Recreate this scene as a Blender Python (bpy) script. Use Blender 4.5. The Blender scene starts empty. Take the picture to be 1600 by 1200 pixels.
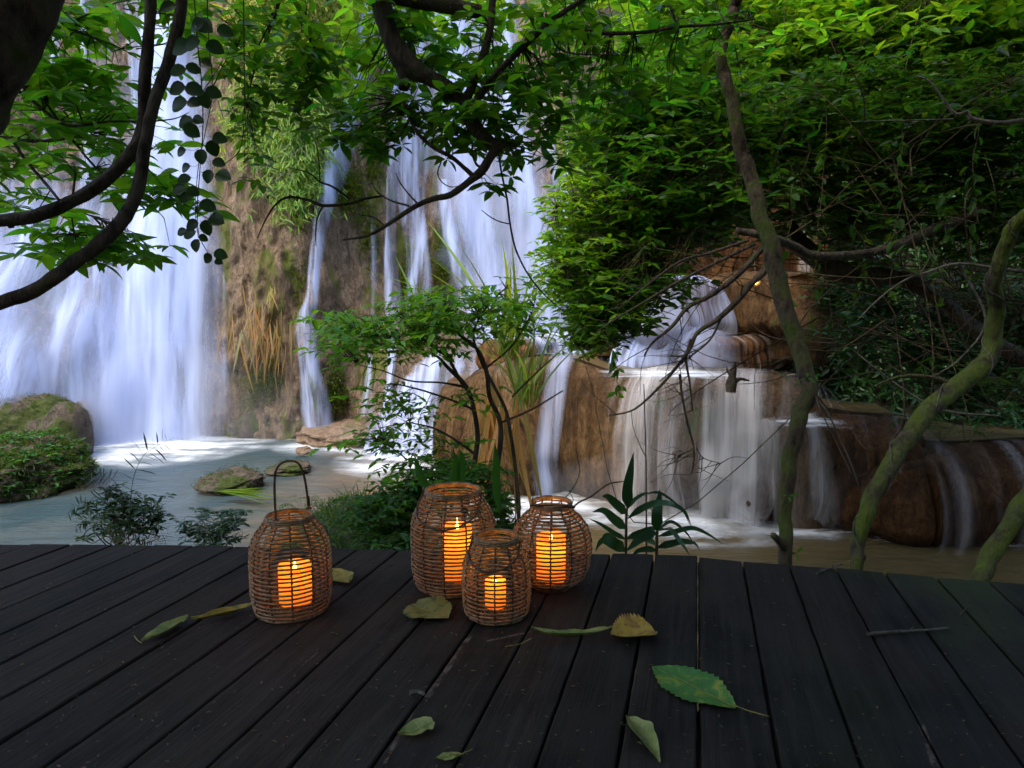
import bpy, math, random
import numpy as np
from mathutils import Vector
rng = np.random.default_rng(7); random.seed(7)
R = math.radians
S = bpy.context.scene
COL = S.collection
# ---------------------------------------------------------------- camera
F_PX = 1067.0; PITCH = math.atan(110 / F_PX); CAM = np.array([0, 0, .8])
cd = bpy.data.cameras.new('camera'); cam = bpy.data.objects.new('camera', cd); COL.objects.link(cam)
cam.location = CAM; cam.rotation_euler = (R(90) - PITCH, 0, 0)
cd.sensor_width = 36; cd.lens = 36 * F_PX / 1600; cd.clip_end = 500; cd.clip_start = .05
S.camera = cam
# ---------------------------------------------------------------- sky, sun, exposure
SUN_EL, SUN_AZ = R(54), R(-142)          # azimuth measured from +Y towards +X
w = bpy.data.worlds.new('World'); S.world = w; w.use_nodes = True
wn = w.node_tree; sk = wn.nodes.new('ShaderNodeTexSky'); sk.sky_type = 'NISHITA'; sk.sun_disc = False
sk.sun_elevation = SUN_EL; sk.sun_rotation = SUN_AZ; sk.air_density = 1.0; sk.dust_density = 1.5
wn.links.new(sk.outputs[0], wn.nodes['Background'].inputs[0]); wn.nodes['Background'].inputs[1].default_value = .15
sl = bpy.data.lights.new('sun', 'SUN'); sl.energy = 1.25; sl.angle = R(50); sl.color = (1, .9, .74)
so = bpy.data.objects.new('sun', sl); COL.objects.link(so)
sd = Vector((math.sin(SUN_AZ) * math.cos(SUN_EL), math.cos(SUN_AZ) * math.cos(SUN_EL), math.sin(SUN_EL)))
so.rotation_euler = sd.to_track_quat('Z', 'Y').to_euler(); so.location = (0, 0, 30)
S.view_settings.view_transform = 'Standard'; S.view_settings.look = 'None'
S.view_settings.gamma = 1; S.view_settings.exposure = 2.15
S.cycles.max_bounces = 8; S.cycles.transparent_max_bounces = 24; S.cycles.diffuse_bounces = 3
S.cycles.transmission_bounces = 4; S.cycles.glossy_bounces = 3; S.cycles.sample_clamp_indirect = 4

# ---------------------------------------------------------------- geometry helpers
cp, sp = math.cos(PITCH), math.sin(PITCH)
def ray(px, py):
    px = np.asarray(px, float); py = np.asarray(py, float)
    a = (px - 800) / F_PX; b = (600 - py) / F_PX
    return np.stack([a, cp + b * sp, -sp + b * cp], -1)
def at(px, py, Y):
    d = ray(px, py); return CAM + d * (np.asarray(Y, float) / d[..., 1])[..., None]
def onz(px, py, z):
    d = ray(px, py); return CAM + d * ((z - CAM[2]) / d[..., 2])[..., None]
def norm(v): return v / np.maximum(np.linalg.norm(v, axis=-1, keepdims=True), 1e-9)
def sstep(x, a, b):
    t = np.clip((x - a) / (b - a), 0, 1); return t * t * (3 - 2 * t)
def _h(i, j, k, s):
    n = (i * 374761393 + j * 668265263 + k * 2147483647 + s * 1274126177) & 0xffffffff
    n = ((n ^ (n >> 13)) * 1274126177) & 0xffffffff
    n = (n ^ (n >> 16)) & 0xffffff
    return n / 0xffffff
def vn(x, y, z=0, s=0):
    x, y, z = np.broadcast_arrays(np.asarray(x, float), np.asarray(y, float), np.asarray(z, float))
    i, j, k = (np.floor(v).astype(np.int64) for v in (x, y, z)); fx, fy, fz = x - i, y - j, z - k
    fx, fy, fz = (t * t * (3 - 2 * t) for t in (fx, fy, fz)); r = 0
    for a in (0, 1):
        for b in (0, 1):
            for c in (0, 1):
                r = r + _h(i + a, j + b, k + c, s) * (fx if a else 1 - fx) * (fy if b else 1 - fy) * (fz if c else 1 - fz)
    return r * 2 - 1
def fbm(x, y, z=0, s=0, o=4):
    r = 0; a = 1
    for q in range(o): r = r + a * vn(np.asarray(x) * 2**q, np.asarray(y) * 2**q, np.asarray(z) * 2**q, s + q * 17); a *= .5
    return r / 1.9
def link(name, me, parent=None):
    o = bpy.data.objects.new(name, me); COL.objects.link(o)
    if parent: o.parent = parent
    return o
def tag(o, label=None, cat=None, group=None, kind=None):
    for k, v in (('label', label), ('category', cat), ('group', group), ('kind', kind)):
        if v: o[k] = v
    return o
def thing(name, loc, label, cat, group=None):
    o = bpy.data.objects.new(name, None); COL.objects.link(o); o.location = loc; o.empty_display_size = .1
    return tag(o, label, cat, group)
def mesh_np(name, V, Fs, mat, parent=None, cols=None, dens=None, uv=None, smooth=False):
    """V (n,3); Fs list of index arrays (m,3) / (m,4). Vertices given in world space."""
    V = np.asarray(V, np.float64)
    if parent is not None: V = V - np.array(parent.location)
    if not isinstance(Fs, list): Fs = [Fs]
    me = bpy.data.meshes.new(name); me.vertices.add(len(V)); me.vertices.foreach_set('co', V.astype(np.float32).ravel())
    tot = np.concatenate([np.full(len(f), f.shape[1]) for f in Fs]); idx = np.concatenate([np.asarray(f).ravel() for f in Fs]).astype(np.int32)
    me.loops.add(len(idx)); me.loops.foreach_set('vertex_index', idx)
    me.polygons.add(len(tot)); st = np.concatenate([[0], np.cumsum(tot)[:-1]]).astype(np.int32)
    me.polygons.foreach_set('loop_start', st)
    me.polygons.foreach_set('use_smooth', np.full(len(tot), smooth))
    me.update(calc_edges=True)
    if cols is not None:
        a = me.color_attributes.new('Col', 'FLOAT_COLOR', 'POINT')
        c = np.ones((len(V), 4), np.float32); c[:, :3] = cols; a.data.foreach_set('color', c.ravel())
    if dens is not None:
        a = me.attributes.new('dens', 'FLOAT', 'POINT'); a.data.foreach_set('value', np.ascontiguousarray(np.asarray(dens, np.float32).ravel()))
    if uv is not None:
        u = me.uv_layers.new(name='UVMap'); u.data.foreach_set('uv', np.ascontiguousarray(np.asarray(uv, np.float32)[idx]).ravel())
    me.update(calc_edges=True)
    if mat: me.materials.append(mat)
    return link(name, me, parent)
def grid_faces(nr, nc):
    i = np.arange(nr - 1)[:, None] * nc + np.arange(nc - 1)[None]; i = i.ravel()
    return np.stack([i, i + 1, i + nc + 1, i + nc], 1)
def crom(P, n=6):
    P = np.asarray(P, float)
    if len(P) < 3:
        t = np.linspace(0, 1, n + 1)[:, None]; return P[0] * (1 - t) + P[-1] * t
    Q = np.vstack([2 * P[0] - P[1], P, 2 * P[-1] - P[-2]]); out = []
    for i in range(1, len(Q) - 2):
        p0, p1, p2, p3 = Q[i - 1:i + 3]
        for t in np.arange(n) / n:
            out.append(.5 * (2 * p1 + (p2 - p0) * t + (2 * p0 - 5 * p1 + 4 * p2 - p3) * t * t + (3 * p1 - p0 - 3 * p2 + p3) * t**3))
    out.append(Q[-2]); return np.array(out)
class Tubes:
    def __init__(s): s.V = []; s.F = []; s.n = 0
    def add(s, P, r, k=6, bump=0., cap=True):
        P = np.asarray(P, float); m = len(P); r = np.broadcast_to(np.asarray(r, float), (m,))
        T = norm(np.gradient(P, axis=0)); ref = np.array([0, 0, 1.]) if abs(T[0, 2]) < .9 else np.array([1., 0, 0])
        e = norm(np.cross(T[0], ref)); E = []
        for t in T: e = norm(e - t * (e @ t)); E.append(e)
        E = np.array(E); B = np.cross(T, E); a = np.arange(k) * 2 * math.pi / k
        rr = r[:, None] * np.ones((1, k))
        if bump: rr = rr * (1 + bump * vn(np.arange(m)[:, None] * .45, np.cos(a)[None] * 1.5, np.sin(a)[None] * 1.5, int(rng.integers(999))))
        V = P[:, None] + rr[..., None] * (np.cos(a)[None, :, None] * E[:, None] + np.sin(a)[None, :, None] * B[:, None])
        i = np.arange(m - 1)[:, None] * k + np.arange(k)[None]; j = np.arange(m - 1)[:, None] * k + (np.arange(k)[None] + 1) % k
        s.F.append(np.stack([i, j, j + k, i + k], -1).reshape(-1, 4) + s.n); s.V.append(V.reshape(-1, 3)); s.n += m * k
        if cap:
            for row, end in ((0, P[0]), (m - 1, P[-1])):
                c = s.n; s.V.append(end[None]); s.n += 1
                b = c - (m * k if row == 0 else m * k + 1)
                q = b + row * k + np.arange(k); q2 = b + row * k + (np.arange(k) + 1) % k
                s.F.append(np.stack([q, q2, np.full(k, c), np.full(k, c)], 1))
    def px(s, pts, k=6, n=6, bump=0.):
        """pts of (px,py,depth,radius_px)"""
        a = np.asarray(pts, float); W = at(a[:, 0], a[:, 1], a[:, 2]); q = crom(np.column_stack([W, a[:, 3] * a[:, 2] / F_PX]), n)
        s.add(q[:, :3], np.maximum(q[:, 3], .0006), k, bump); return q
    def sticks(s, P0, P1, r0, r1, k=3):
        P0 = np.asarray(P0); P1 = np.asarray(P1); n = len(P0)
        if n == 0: return
        T = norm(P1 - P0); ref = np.where(np.abs(T[:, 2:3]) < .9, [[0, 0, 1.]], [[1., 0, 0]]); E = norm(np.cross(T, ref)); B = np.cross(T, E)
        V = []
        for P, r in ((P0, r0), (P1, r1)):
            for q in range(k):
                a = q * 2 * math.pi / k; V.append(P + r * (math.cos(a) * E + math.sin(a) * B))
        V = np.stack(V, 1); b = (np.arange(n) * 2 * k)[:, None]; F = [np.concatenate([b + q, b + (q + 1) % k, b + k + (q + 1) % k, b + k + q], 1) for q in range(k)]
        s.F.append(np.concatenate(F) + s.n); s.V.append(V.reshape(-1, 3)); s.n += n * 2 * k
    def build(s, name, mat, parent=None, smooth=True):
        V = np.concatenate(s.V); F = np.concatenate(s.F); tri = F[:, 2] == F[:, 3]
        Fs = [f for f in (F[~tri], F[tri][:, :3]) if len(f)]
        return mesh_np(name, V, Fs, mat, parent, smooth=smooth)

def leaf_template(kind):
    if kind == 'hi': st = [(.12, .2), (.3, .43), (.5, .5), (.7, .4), (.87, .19)]
    elif kind == 'round': st = [(.08, .3), (.3, .52), (.55, .54), (.78, .38), (.92, .18)]
    elif kind == 'mid': st = [(.28, .42), (.68, .4)]
    elif kind == 'blade': st = [(.08, .3), (.25, .5), (.45, .48), (.62, .38), (.78, .25), (.9, .12)]
    else: return np.array([[0, 0, 0], [.5, .5, .25], [1, 0, 0], [.5, -.5, .25]]), np.array([[0, 2, 1], [0, 3, 2]])
    V = [[0, 0, 0]]
    for t, h in st: V += [[t, h, h * .35], [t, 0, 0], [t, -h, h * .35]]
    V.append([1, 0, 0]); n = len(st); F = [[0, 2, 1], [0, 3, 2]]
    for i in range(n - 1):
        a = 1 + 3 * i; b = a + 3
        F += [[a, a + 1, b + 1], [a, b + 1, b], [a + 1, a + 2, b + 2], [a + 1, b + 2, b + 1]]
    a = 1 + 3 * (n - 1); F += [[a, a + 1, a + 3], [a + 1, a + 2, a + 3]]
    return np.array(V), np.array(F)
class Leaves:
    def __init__(s): s.b = []; s.d = []; s.n = []; s.L = []; s.w = []; s.c = []
    def add(s, base, d, L, wr=.4, up=None, ntilt=.45, col=((.05, .16, .02), .35)):
        base = np.atleast_2d(base); k = len(base); d = norm(np.broadcast_to(d, (k, 3)))
        u = np.array([0, 0, 1.]) if up is None else up
        u = u + rng.normal(0, ntilt, (k, 3)); n = norm(u - d * np.sum(u * d, 1, keepdims=True))
        L = np.broadcast_to(L, (k,)) * rng.uniform(.55, 1.3, k); c0, var = col
        m = rng.uniform(1 - var, 1 + var, (k, 1)); hue = rng.normal(0, var * .3, (k, 1))
        c = np.clip(np.array(c0)[None] * m * np.concatenate([1 + 1.6 * hue, 1 + 0 * hue, 1 - .6 * hue], 1), .002, 1)
        for l, v in ((s.b, base), (s.d, d), (s.n, n), (s.L, L), (s.w, L * wr * rng.uniform(.85, 1.1, k)), (s.c, c)): l.append(v)
    def build(s, name, mat, parent=None, kind='mid', droop=.18):
        if not s.b: return None
        b, d, n, L, w_, c = (np.concatenate(v) for v in (s.b, s.d, s.n, s.L, s.w, s.c)); sd_ = np.cross(d, n)
        T, F = leaf_template(kind); dr = rng.uniform(0, 2 * droop, (len(b), 1))
        t = T[None, :, 0]; sx = T[None, :, 1]; h = T[None, :, 2]
        V = b[:, None] + d[:, None] * (t * L[:, None])[..., None] + sd_[:, None] * (sx * w_[:, None])[..., None] \
            + n[:, None] * (h * w_[:, None] - dr * t * t * L[:, None])[..., None]
        nv = len(T); Fa = (F[None] + (np.arange(len(b)) * nv)[:, None, None]).reshape(-1, 3)
        return mesh_np(name, V.reshape(-1, 3), Fa, mat, parent, cols=np.repeat(c, nv, 0), smooth=(kind in ('hi', 'round', 'blade')))
def rand_dir(n, flat=1.0):
    v = rng.normal(0, 1, (n, 3)); v[:, 2] *= flat; return norm(v)
def whorls(lv, C, A, k, L, wr=.36, droop=.25, col=((.05, .16, .02), .35), lift=(.0, .6)):
    C = np.atleast_2d(C); n = len(C); A = norm(np.broadcast_to(A, (n, 3)) + rng.normal(0, .15, (n, 3)))
    e1 = norm(np.cross(A, rand_dir(n))); e2 = np.cross(A, e1)
    for q in range(k):
        keep = rng.random(n) < .92; a = (2 * math.pi * q / k + rng.uniform(-.35, .35, n))[:, None]
        r = np.cos(a) * e1 + np.sin(a) * e2; d = r + A * rng.uniform(lift[0], lift[1], (n, 1)); d[:, 2] -= droop
        lv.add((C + r * .06 * L)[keep], d[keep], L, wr, up=A[keep], ntilt=.35, col=col)
def sprays(lv, tb, C, D, Lt, m, L, wr=.42, col=((.05, .16, .02), .35), r=.0016, droop=.12):
    C = np.atleast_2d(C); n = len(C); D = norm(np.broadcast_to(D, (n, 3))); side = norm(np.cross(D, [[0, 0, 1.]]) + rng.normal(0, .1, (n, 3)))
    Lt = Lt * rng.uniform(.7, 1.2, (n, 1)); prev = C
    for j in range(m):
        t = (j + 1) / m; P = C + D * Lt * t; P[:, 2] -= (droop * Lt[:, 0] * t * t)
        tb.sticks(prev, P, r * (1.2 - .7 * t), r * (1.2 - .7 * (t + 1 / m))); prev = P
        sg = 1 if j % 2 else -1
        d = D * (.5 if j < m - 1 else 1) + side * sg * (.8 if j < m - 1 else .1); d[:, 2] -= rng.uniform(0, .35, n)
        lv.add(P, d + rng.normal(0, .12, (n, 3)), L, wr, ntilt=.25, col=col)
def cloud(regs):
    out = []
    for cx, cy, rx, ry, Y, dY, n in regs:
        v = rng.normal(0, .5, (n * 2, 3)); v = v[np.linalg.norm(v, axis=1) < 1.25][:n]
        Yv = Y + v[:, 1] * dY; c = at(cx, cy, Y); u = Y / F_PX
        out.append(np.stack([c[0] + v[:, 0] * rx * u, Yv, c[2] + v[:, 2] * ry * u], 1))
    return np.concatenate(out)

# ---------------------------------------------------------------- materials
def mat(name):
    m = bpy.data.materials.new(name); m.use_nodes = True; nt = m.node_tree; nt.nodes.clear()
    out = nt.nodes.new('ShaderNodeOutputMaterial'); return m, nt, out
def nd(nt, t, **kw):
    n = nt.nodes.new('ShaderNode' + t)
    for k, v in kw.items():
        key = k.replace('_', ' ')
        if key in n.inputs.keys(): tgt = n.inputs[key]
        elif k.startswith('i') and k[1:].isdigit(): tgt = n.inputs[int(k[1:])]
        else: setattr(n, k, v); continue
        if isinstance(v, bpy.types.NodeSocket): nt.links.new(v, tgt)
        else: tgt.default_value = v
    return n
def mapv(nt, scale, loc=(0, 0, 0), rot=(0, 0, 0), src='Object'):
    tc = nd(nt, 'TexCoord'); m = nd(nt, 'Mapping', i0=tc.outputs[src]); m.inputs['Scale'].default_value = scale
    m.inputs['Location'].default_value = loc; m.inputs['Rotation'].default_value = rot; return m.outputs[0]
def noise(nt, vec, scale=5, detail=5, rough=.55, dist=0): return nd(nt, 'TexNoise', Vector=vec, Scale=scale, Detail=detail, Roughness=rough, Distortion=dist).outputs[0]
def ramp(nt, fac, stops):
    r = nd(nt, 'ValToRGB', Fac=fac); e = r.color_ramp.elements
    while len(e) < len(stops): e.new(.5)
    for q, (p, c) in zip(e, stops): q.position = p; q.color = (*c, 1) if len(c) == 3 else c
    return r.outputs[0]
def mixc(nt, fac, a, b, mode='MIX'):
    m = nd(nt, 'Mix', data_type='RGBA', blend_type=mode)
    for i, v in ((0, fac), (6, a), (7, b)):
        if isinstance(v, bpy.types.NodeSocket): nt.links.new(v, m.inputs[i])
        else: m.inputs[i].default_value = v if not isinstance(v, tuple) else (*v, 1)[:4]
    return m.outputs[2]
def mth(nt, op, a, b=0., c=None, clamp=False):
    m = nd(nt, 'Math', operation=op); m.use_clamp = clamp
    for i, v in ((0, a), (1, b), (2, c)):
        if v is None: continue
        if isinstance(v, bpy.types.NodeSocket): nt.links.new(v, m.inputs[i])
        else: m.inputs[i].default_value = v
    return m.outputs[0]
def leaf_mat(name, trans=.45, rough=.4, tint=(1.5, 1.25, .5)):
    m, nt, out = mat(name); a = nd(nt, 'Attribute', attribute_name='Col')
    v = noise(nt, mapv(nt, (1, 1, 1)), 28, 3); c = mixc(nt, mth(nt, 'MULTIPLY', v, .5), a.outputs[0], (.02, .05, .008))
    p = nd(nt, 'BsdfPrincipled', Base_Color=c, Roughness=rough); p.inputs['Specular IOR Level'].default_value = .35
    t = nd(nt, 'BsdfTranslucent', Color=mixc(nt, 1, c, tint, 'MULTIPLY'))
    nt.links.new(nd(nt, 'MixShader', i0=trans, i1=p.outputs[0], i2=t.outputs[0]).outputs[0], out.inputs[0]); return m
def bark_mat(name, c1, c2, moss=0., mcol=(.06, .085, .012)):
    m, nt, out = mat(name); v = mapv(nt, (1, 1, .35)); n1 = noise(nt, v, 34, 6, .65); n2 = noise(nt, mapv(nt, (1, 1, 1)), 7, 4)
    c = mixc(nt, ramp(nt, n2, [(.4, (0, 0, 0)), (.62, (.6, .6, .6))]), ramp(nt, n1, [(.36, c1), (.62, c2)]), tuple(x * 1.5 for x in c2))
    if moss:
        f = ramp(nt, n2, [(.62 - moss * .35, (0, 0, 0)), (.75 - moss * .2, (1, 1, 1))]); c = mixc(nt, f, c, mixc(nt, n1, tuple(x * .4 for x in mcol), mcol))
    b = nd(nt, 'Bump', Height=n1, Strength=1., Distance=.04)
    p = nd(nt, 'BsdfPrincipled', Base_Color=c, Roughness=.9, Normal=b.outputs[0]); p.inputs['Specular IOR Level'].default_value = .2
    nt.links.new(p.outputs[0], out.inputs[0]); return m
def plain(name, c, rough=.6, spec=.3, c2=None, sc=20):
    m, nt, out = mat(name); n = noise(nt, mapv(nt, (1, 1, 1)), sc, 4)
    col = ramp(nt, n, [(.35, c), (.65, c2 or tuple(x * 1.5 for x in c))])
    p = nd(nt, 'BsdfPrincipled', Base_Color=col, Roughness=rough); p.inputs['Specular IOR Level'].default_value = spec
    nt.links.new(p.outputs[0], out.inputs[0]); return m
def rock_mat(name, cols, moss=.0, mossc=((.03, .045, .006), (.13, .17, .02)), wet=.7, vs=.5, hung=1.0, bigc=(.17, .14, .115), spec=.25):
    m, nt, out = mat(name); w0 = mapv(nt, (1, 1, 1)); wv = mapv(nt, (1, 1, vs * .5))
    big = noise(nt, w0, .55, 3); st = noise(nt, wv, 5, 8, .68, .4); fine = noise(nt, mapv(nt, (1, 1, vs)), 24, 8, .78)
    c = ramp(nt, st, [(.34, cols[0]), (.46, cols[1]), (.56, cols[2]), (.7, cols[3])])
    c = mixc(nt, ramp(nt, fine, [(.38, (0, 0, 0)), (.58, (1, 1, 1))]), mixc(nt, 1, c, (.32, .27, .22), 'MULTIPLY'), c)
    c = mixc(nt, ramp(nt, big, [(.35, (0, 0, 0)), (.7, (.55, .55, .55))]), c, bigc)
    if moss:
        g = noise(nt, mapv(nt, (1, 1, .45)), 1.5, 6, .6, .5); gm = noise(nt, w0, 40, 3)
        f = ramp(nt, g, [(.66 - moss * .3, (0, 0, 0)), (.74 - moss * .3, (1, 1, 1))])
        c = mixc(nt, f, c, mixc(nt, gm, mossc[0], mossc[1]))
    h = mth(nt, 'ADD', mth(nt, 'MULTIPLY', st, 1.5), mth(nt, 'MULTIPLY', fine, .8))
    b = nd(nt, 'Bump', Height=h, Strength=1.0, Distance=.2 * hung)
    p = nd(nt, 'BsdfPrincipled', Base_Color=c, Roughness=wet, Normal=b.outputs[0]); p.inputs['Specular IOR Level'].default_value = spec
    nt.links.new(p.outputs[0], out.inputs[0]); return m
def silk_mat(name, col=(.57, .66, .93), su=9, sv=.5, lo=.36, hi=.62, body=0.0, gain=1.5):
    m, nt, out = mat(name); a = nd(nt, 'Attribute', attribute_name='dens').outputs['Fac']
    n1 = noise(nt, mapv(nt, (su, sv, 1), src='UV'), 1, 4, .5, .3); n2 = noise(nt, mapv(nt, (su * 3.7, sv * .8, 1), (5, 3, 0), src='UV'), 1, 3, .5)
    n = mth(nt, 'ADD', mth(nt, 'MULTIPLY', n1, .8), mth(nt, 'MULTIPLY', n2, .2))
    r = nd(nt, 'MapRange', Value=n, From_Min=lo, From_Max=hi, To_Min=body, To_Max=1.0); r.interpolation_type = 'SMOOTHSTEP'
    al = mth(nt, 'MULTIPLY', mth(nt, 'MULTIPLY', r.outputs[0], a), gain, clamp=True)
    d = nd(nt, 'BsdfDiffuse', Color=(*col, 1)); t = nd(nt, 'BsdfTranslucent', Color=(*col, 1))
    mx = nd(nt, 'MixShader', i0=.35, i1=d.outputs[0], i2=t.outputs[0]); tr = nd(nt, 'BsdfTransparent')
    nt.links.new(nd(nt, 'MixShader', i0=al, i1=tr.outputs[0], i2=mx.outputs[0]).outputs[0], out.inputs[0]); return m

M = {}
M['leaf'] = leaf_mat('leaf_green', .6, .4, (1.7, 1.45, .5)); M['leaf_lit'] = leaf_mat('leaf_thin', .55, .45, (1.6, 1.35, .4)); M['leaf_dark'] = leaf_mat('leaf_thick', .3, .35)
M['bark'] = bark_mat('bark_dark', (.014, .010, .008), (.075, .058, .042), .15); M['bark_moss'] = bark_mat('bark_mossy', (.025, .018, .010), (.09, .07, .045), .85, (.13, .17, .02))
M['bark_brown'] = bark_mat('bark_brown', (.03, .02, .012), (.11, .075, .045), .2); M['bark_grey'] = bark_mat('bark_grey', (.05, .045, .035), (.16, .14, .11), .15)
M['bark_mix'] = bark_mat('bark_mix', (.02, .014, .009), (.10, .07, .045), .5, (.09, .12, .018))
RC = [(.10, .062, .034), (.27, .18, .10), (.42, .29, .17), (.55, .41, .26)]
M['cliff'] = rock_mat('cliff_rock', RC, .4, ((.05, .06, .008), (.2, .22, .03)))
M['travertine'] = rock_mat('travertine', [(.035, .016, .006), (.15, .066, .022), (.27, .13, .045), (.36, .20, .09)], .0, vs=.45, bigc=(.16, .08, .035), spec=.12, hung=.8)
M['travertine_mossy'] = rock_mat('travertine_mossy', [(.035, .019, .007), (.15, .08, .03), (.27, .155, .06), (.38, .25, .12)], .2, vs=.4, bigc=(.17, .10, .05), spec=.12)
M['boulder'] = rock_mat('mossy_rock', [(.03, .022, .015), (.10, .075, .05), (.17, .12, .08), (.25, .19, .14)], .6, ((.018, .026, .005), (.10, .13, .02)), vs=1.6, hung=.5)
M['slab'] = rock_mat('slab_rock', [(.10, .06, .03), (.22, .13, .07), (.30, .2, .12), (.4, .3, .2)], .3, vs=1.2, hung=.3)
M['travertine_shaded'] = rock_mat('travertine_shaded', [(.028, .012, .004), (.11, .047, .014), (.20, .088, .027), (.28, .145, .055)], .12, ((.02, .02, .004), (.06, .06, .01)), vs=.45, wet=.6, hung=1.1, bigc=(.12, .055, .02), spec=.1)  # darker travertine: shade of the right terraces put into the colour
M['bed'] = rock_mat('riverbed', [(.16, .09, .045), (.3, .185, .1), (.38, .25, .15), (.48, .36, .24)], .0, vs=2.0, hung=.5)
M['soil'] = rock_mat('bank_soil', [(.015, .012, .006), (.04, .03, .015), (.07, .055, .025), (.12, .09, .05)], .6, ((.012, .02, .004), (.05, .08, .015)), vs=2.0, hung=.5)
M['silk'] = silk_mat('falling_water', su=4.2, lo=.33, hi=.70, body=.07, gain=1.05); M['veil'] = silk_mat('falling_water_thin', su=3.4, lo=.42, hi=.76, body=.08, gain=.8)
M['silk_warm'] = silk_mat('falling_water_warm', (.78, .75, .74), su=4.5, lo=.36, hi=.70, body=.08, gain=1.05)  # warmer, less blue water for the right cascades
M['silk_thin'] = silk_mat('falling_water_warm_thin', (.72, .66, .62), su=5, lo=.46, hi=.76, body=.02, gain=.8)
M['soft'] = silk_mat('falling_water_soft', (.57, .66, .93), su=2.2, sv=.25, lo=.2, hi=.85, body=.3, gain=.75)
M['foam'] = silk_mat('foam', (.88, .93, .98), su=.9, sv=1.9, lo=.38, hi=.72, body=.12, gain=1.35)
M['foam_thin'] = silk_mat('foam_thin', (.85, .85, .83), su=1.2, sv=2.6, lo=.42, hi=.72, gain=1.2)
# ================================================================ ground, water, cliff
ZW = -2.2
def ground_z(x, y):
    z = -2.75 + .25 * fbm(x * .4, y * .4, 0, 3)
    z = z + .50 * np.exp(-(((x + 3.6) / 2.6)**2 + ((y - 12.0) / 2.6)**2))            # shallow sandy middle of the pool
    z = z + .25 * np.exp(-(((x + 2.0) / 1.8)**2 + ((y - 9.6) / 1.4)**2))
    z = z + 1.9 * np.exp(-(((x + 1.35) / 1.15)**2 + ((y - 5.6) / 2.0)**2))           # bank behind the lanterns
    z = z + 1.1 * sstep(y, 5.6, 3.0)                                                    # bank under the deck
    z = z + 9.5 * sstep(y, -7, -22) + 6 * sstep(-x, 15, 26) * sstep(-y, -30, -8) + 8 * sstep(x, 12, 22)  # rise behind the viewer added to block low sky light
    return z + .06 * fbm(x * 2, y * 2, 0, 9) + .8 * sstep(np.hypot(x, y), 14, 60) * fbm(x * .1, y * .1, 0, 5)
gx = np.sign(np.linspace(-1, 1, 261)) * np.abs(np.linspace(-1, 1, 261))**1.8 * 70; gy = 7 + gx
X, Y = np.meshgrid(gx, gy); V = np.stack([X, Y, ground_z(X, Y)], -1).reshape(-1, 3)
# bank soil near the deck, sandy bed in the pool: split by mix on height
m, nt, out = mat('ground_surface')
def ground_mat():
    w0 = mapv(nt, (1, 1, 1)); n1 = noise(nt, w0, 2.2, 6, .6, .6); n2 = noise(nt, w0, 14, 5, .65)
    bed = ramp(nt, n1, [(.3, (.13, .075, .035)), (.5, (.30, .19, .10)), (.7, (.46, .34, .22))])
    bank = mixc(nt, ramp(nt, n1, [(.42, (0, 0, 0)), (.55, (1, 1, 1))]), ramp(nt, n2, [(.3, (.02, .014, .007)), (.7, (.11, .08, .04))]), ramp(nt, n2, [(.3, (.012, .02, .004)), (.7, (.07, .10, .018))]))
    sx = nd(nt, 'SeparateXYZ', Vector=w0); f = nd(nt, 'MapRange', Value=sx.outputs[2], From_Min=-2.2, From_Max=-2.02)
    b = nd(nt, 'Bump', Height=n2, Strength=.8, Distance=.08)
    p = nd(nt, 'BsdfPrincipled', Base_Color=mixc(nt, f.outputs[0], bed, bank), Roughness=.85, Normal=b.outputs[0])
    nt.links.new(p.outputs[0], out.inputs[0]); return m
tag(mesh_np('ground', V, grid_faces(261, 261), ground_mat(), smooth=True), kind='structure')

def pool_mat():
    m, nt, out = mat('pool_water'); w0 = mapv(nt, (1, 1, 1)); sx = nd(nt, 'SeparateXYZ', Vector=w0)
    n = noise(nt, mapv(nt, (.5, 1.3, 1)), 1.3, 5, .6, 1.0)
    f = mth(nt, 'ADD', nd(nt, 'MapRange', Value=sx.outputs[0], From_Min=-6.6, From_Max=1.6).outputs[0], mth(nt, 'MULTIPLY', mth(nt, 'SUBTRACT', n, .5), .5), clamp=True)
    c = mixc(nt, n, ramp(nt, f, [(.25, (.03, .055, .06)), (.45, (.09, .07, .05)), (.62, (.12, .08, .04)), (.9, (.10, .07, .025))]), ramp(nt, f, [(.25, (.06, .10, .115)), (.45, (.17, .14, .11)), (.62, (.19, .145, .09)), (.9, (.18, .13, .055))]))
    b = nd(nt, 'Bump', Height=noise(nt, mapv(nt, (.8, 2.2, 1)), 2.4, 4, .5, .6), Strength=.6, Distance=.08)
    p = nd(nt, 'BsdfPrincipled', Base_Color=c, Roughness=.3, Normal=b.outputs[0]); p.inputs['IOR'].default_value = 1.33
    tr = nd(nt, 'BsdfTransparent', Color=(.75, .8, .78, 1))
    nt.links.new(nd(nt, 'MixShader', i0=.68, i1=tr.outputs[0], i2=p.outputs[0]).outputs[0], out.inputs[0]); return m
M['pool'] = pool_mat()
X, Y = np.meshgrid(np.linspace(-22, 20, 85), np.linspace(-1, 26, 55))
V = np.stack([X, Y, np.full_like(X, ZW)], -1).reshape(-1, 3)
tag(mesh_np('pool_water', V, grid_faces(55, 85), M['pool'], smooth=True), kind='structure')

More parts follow.
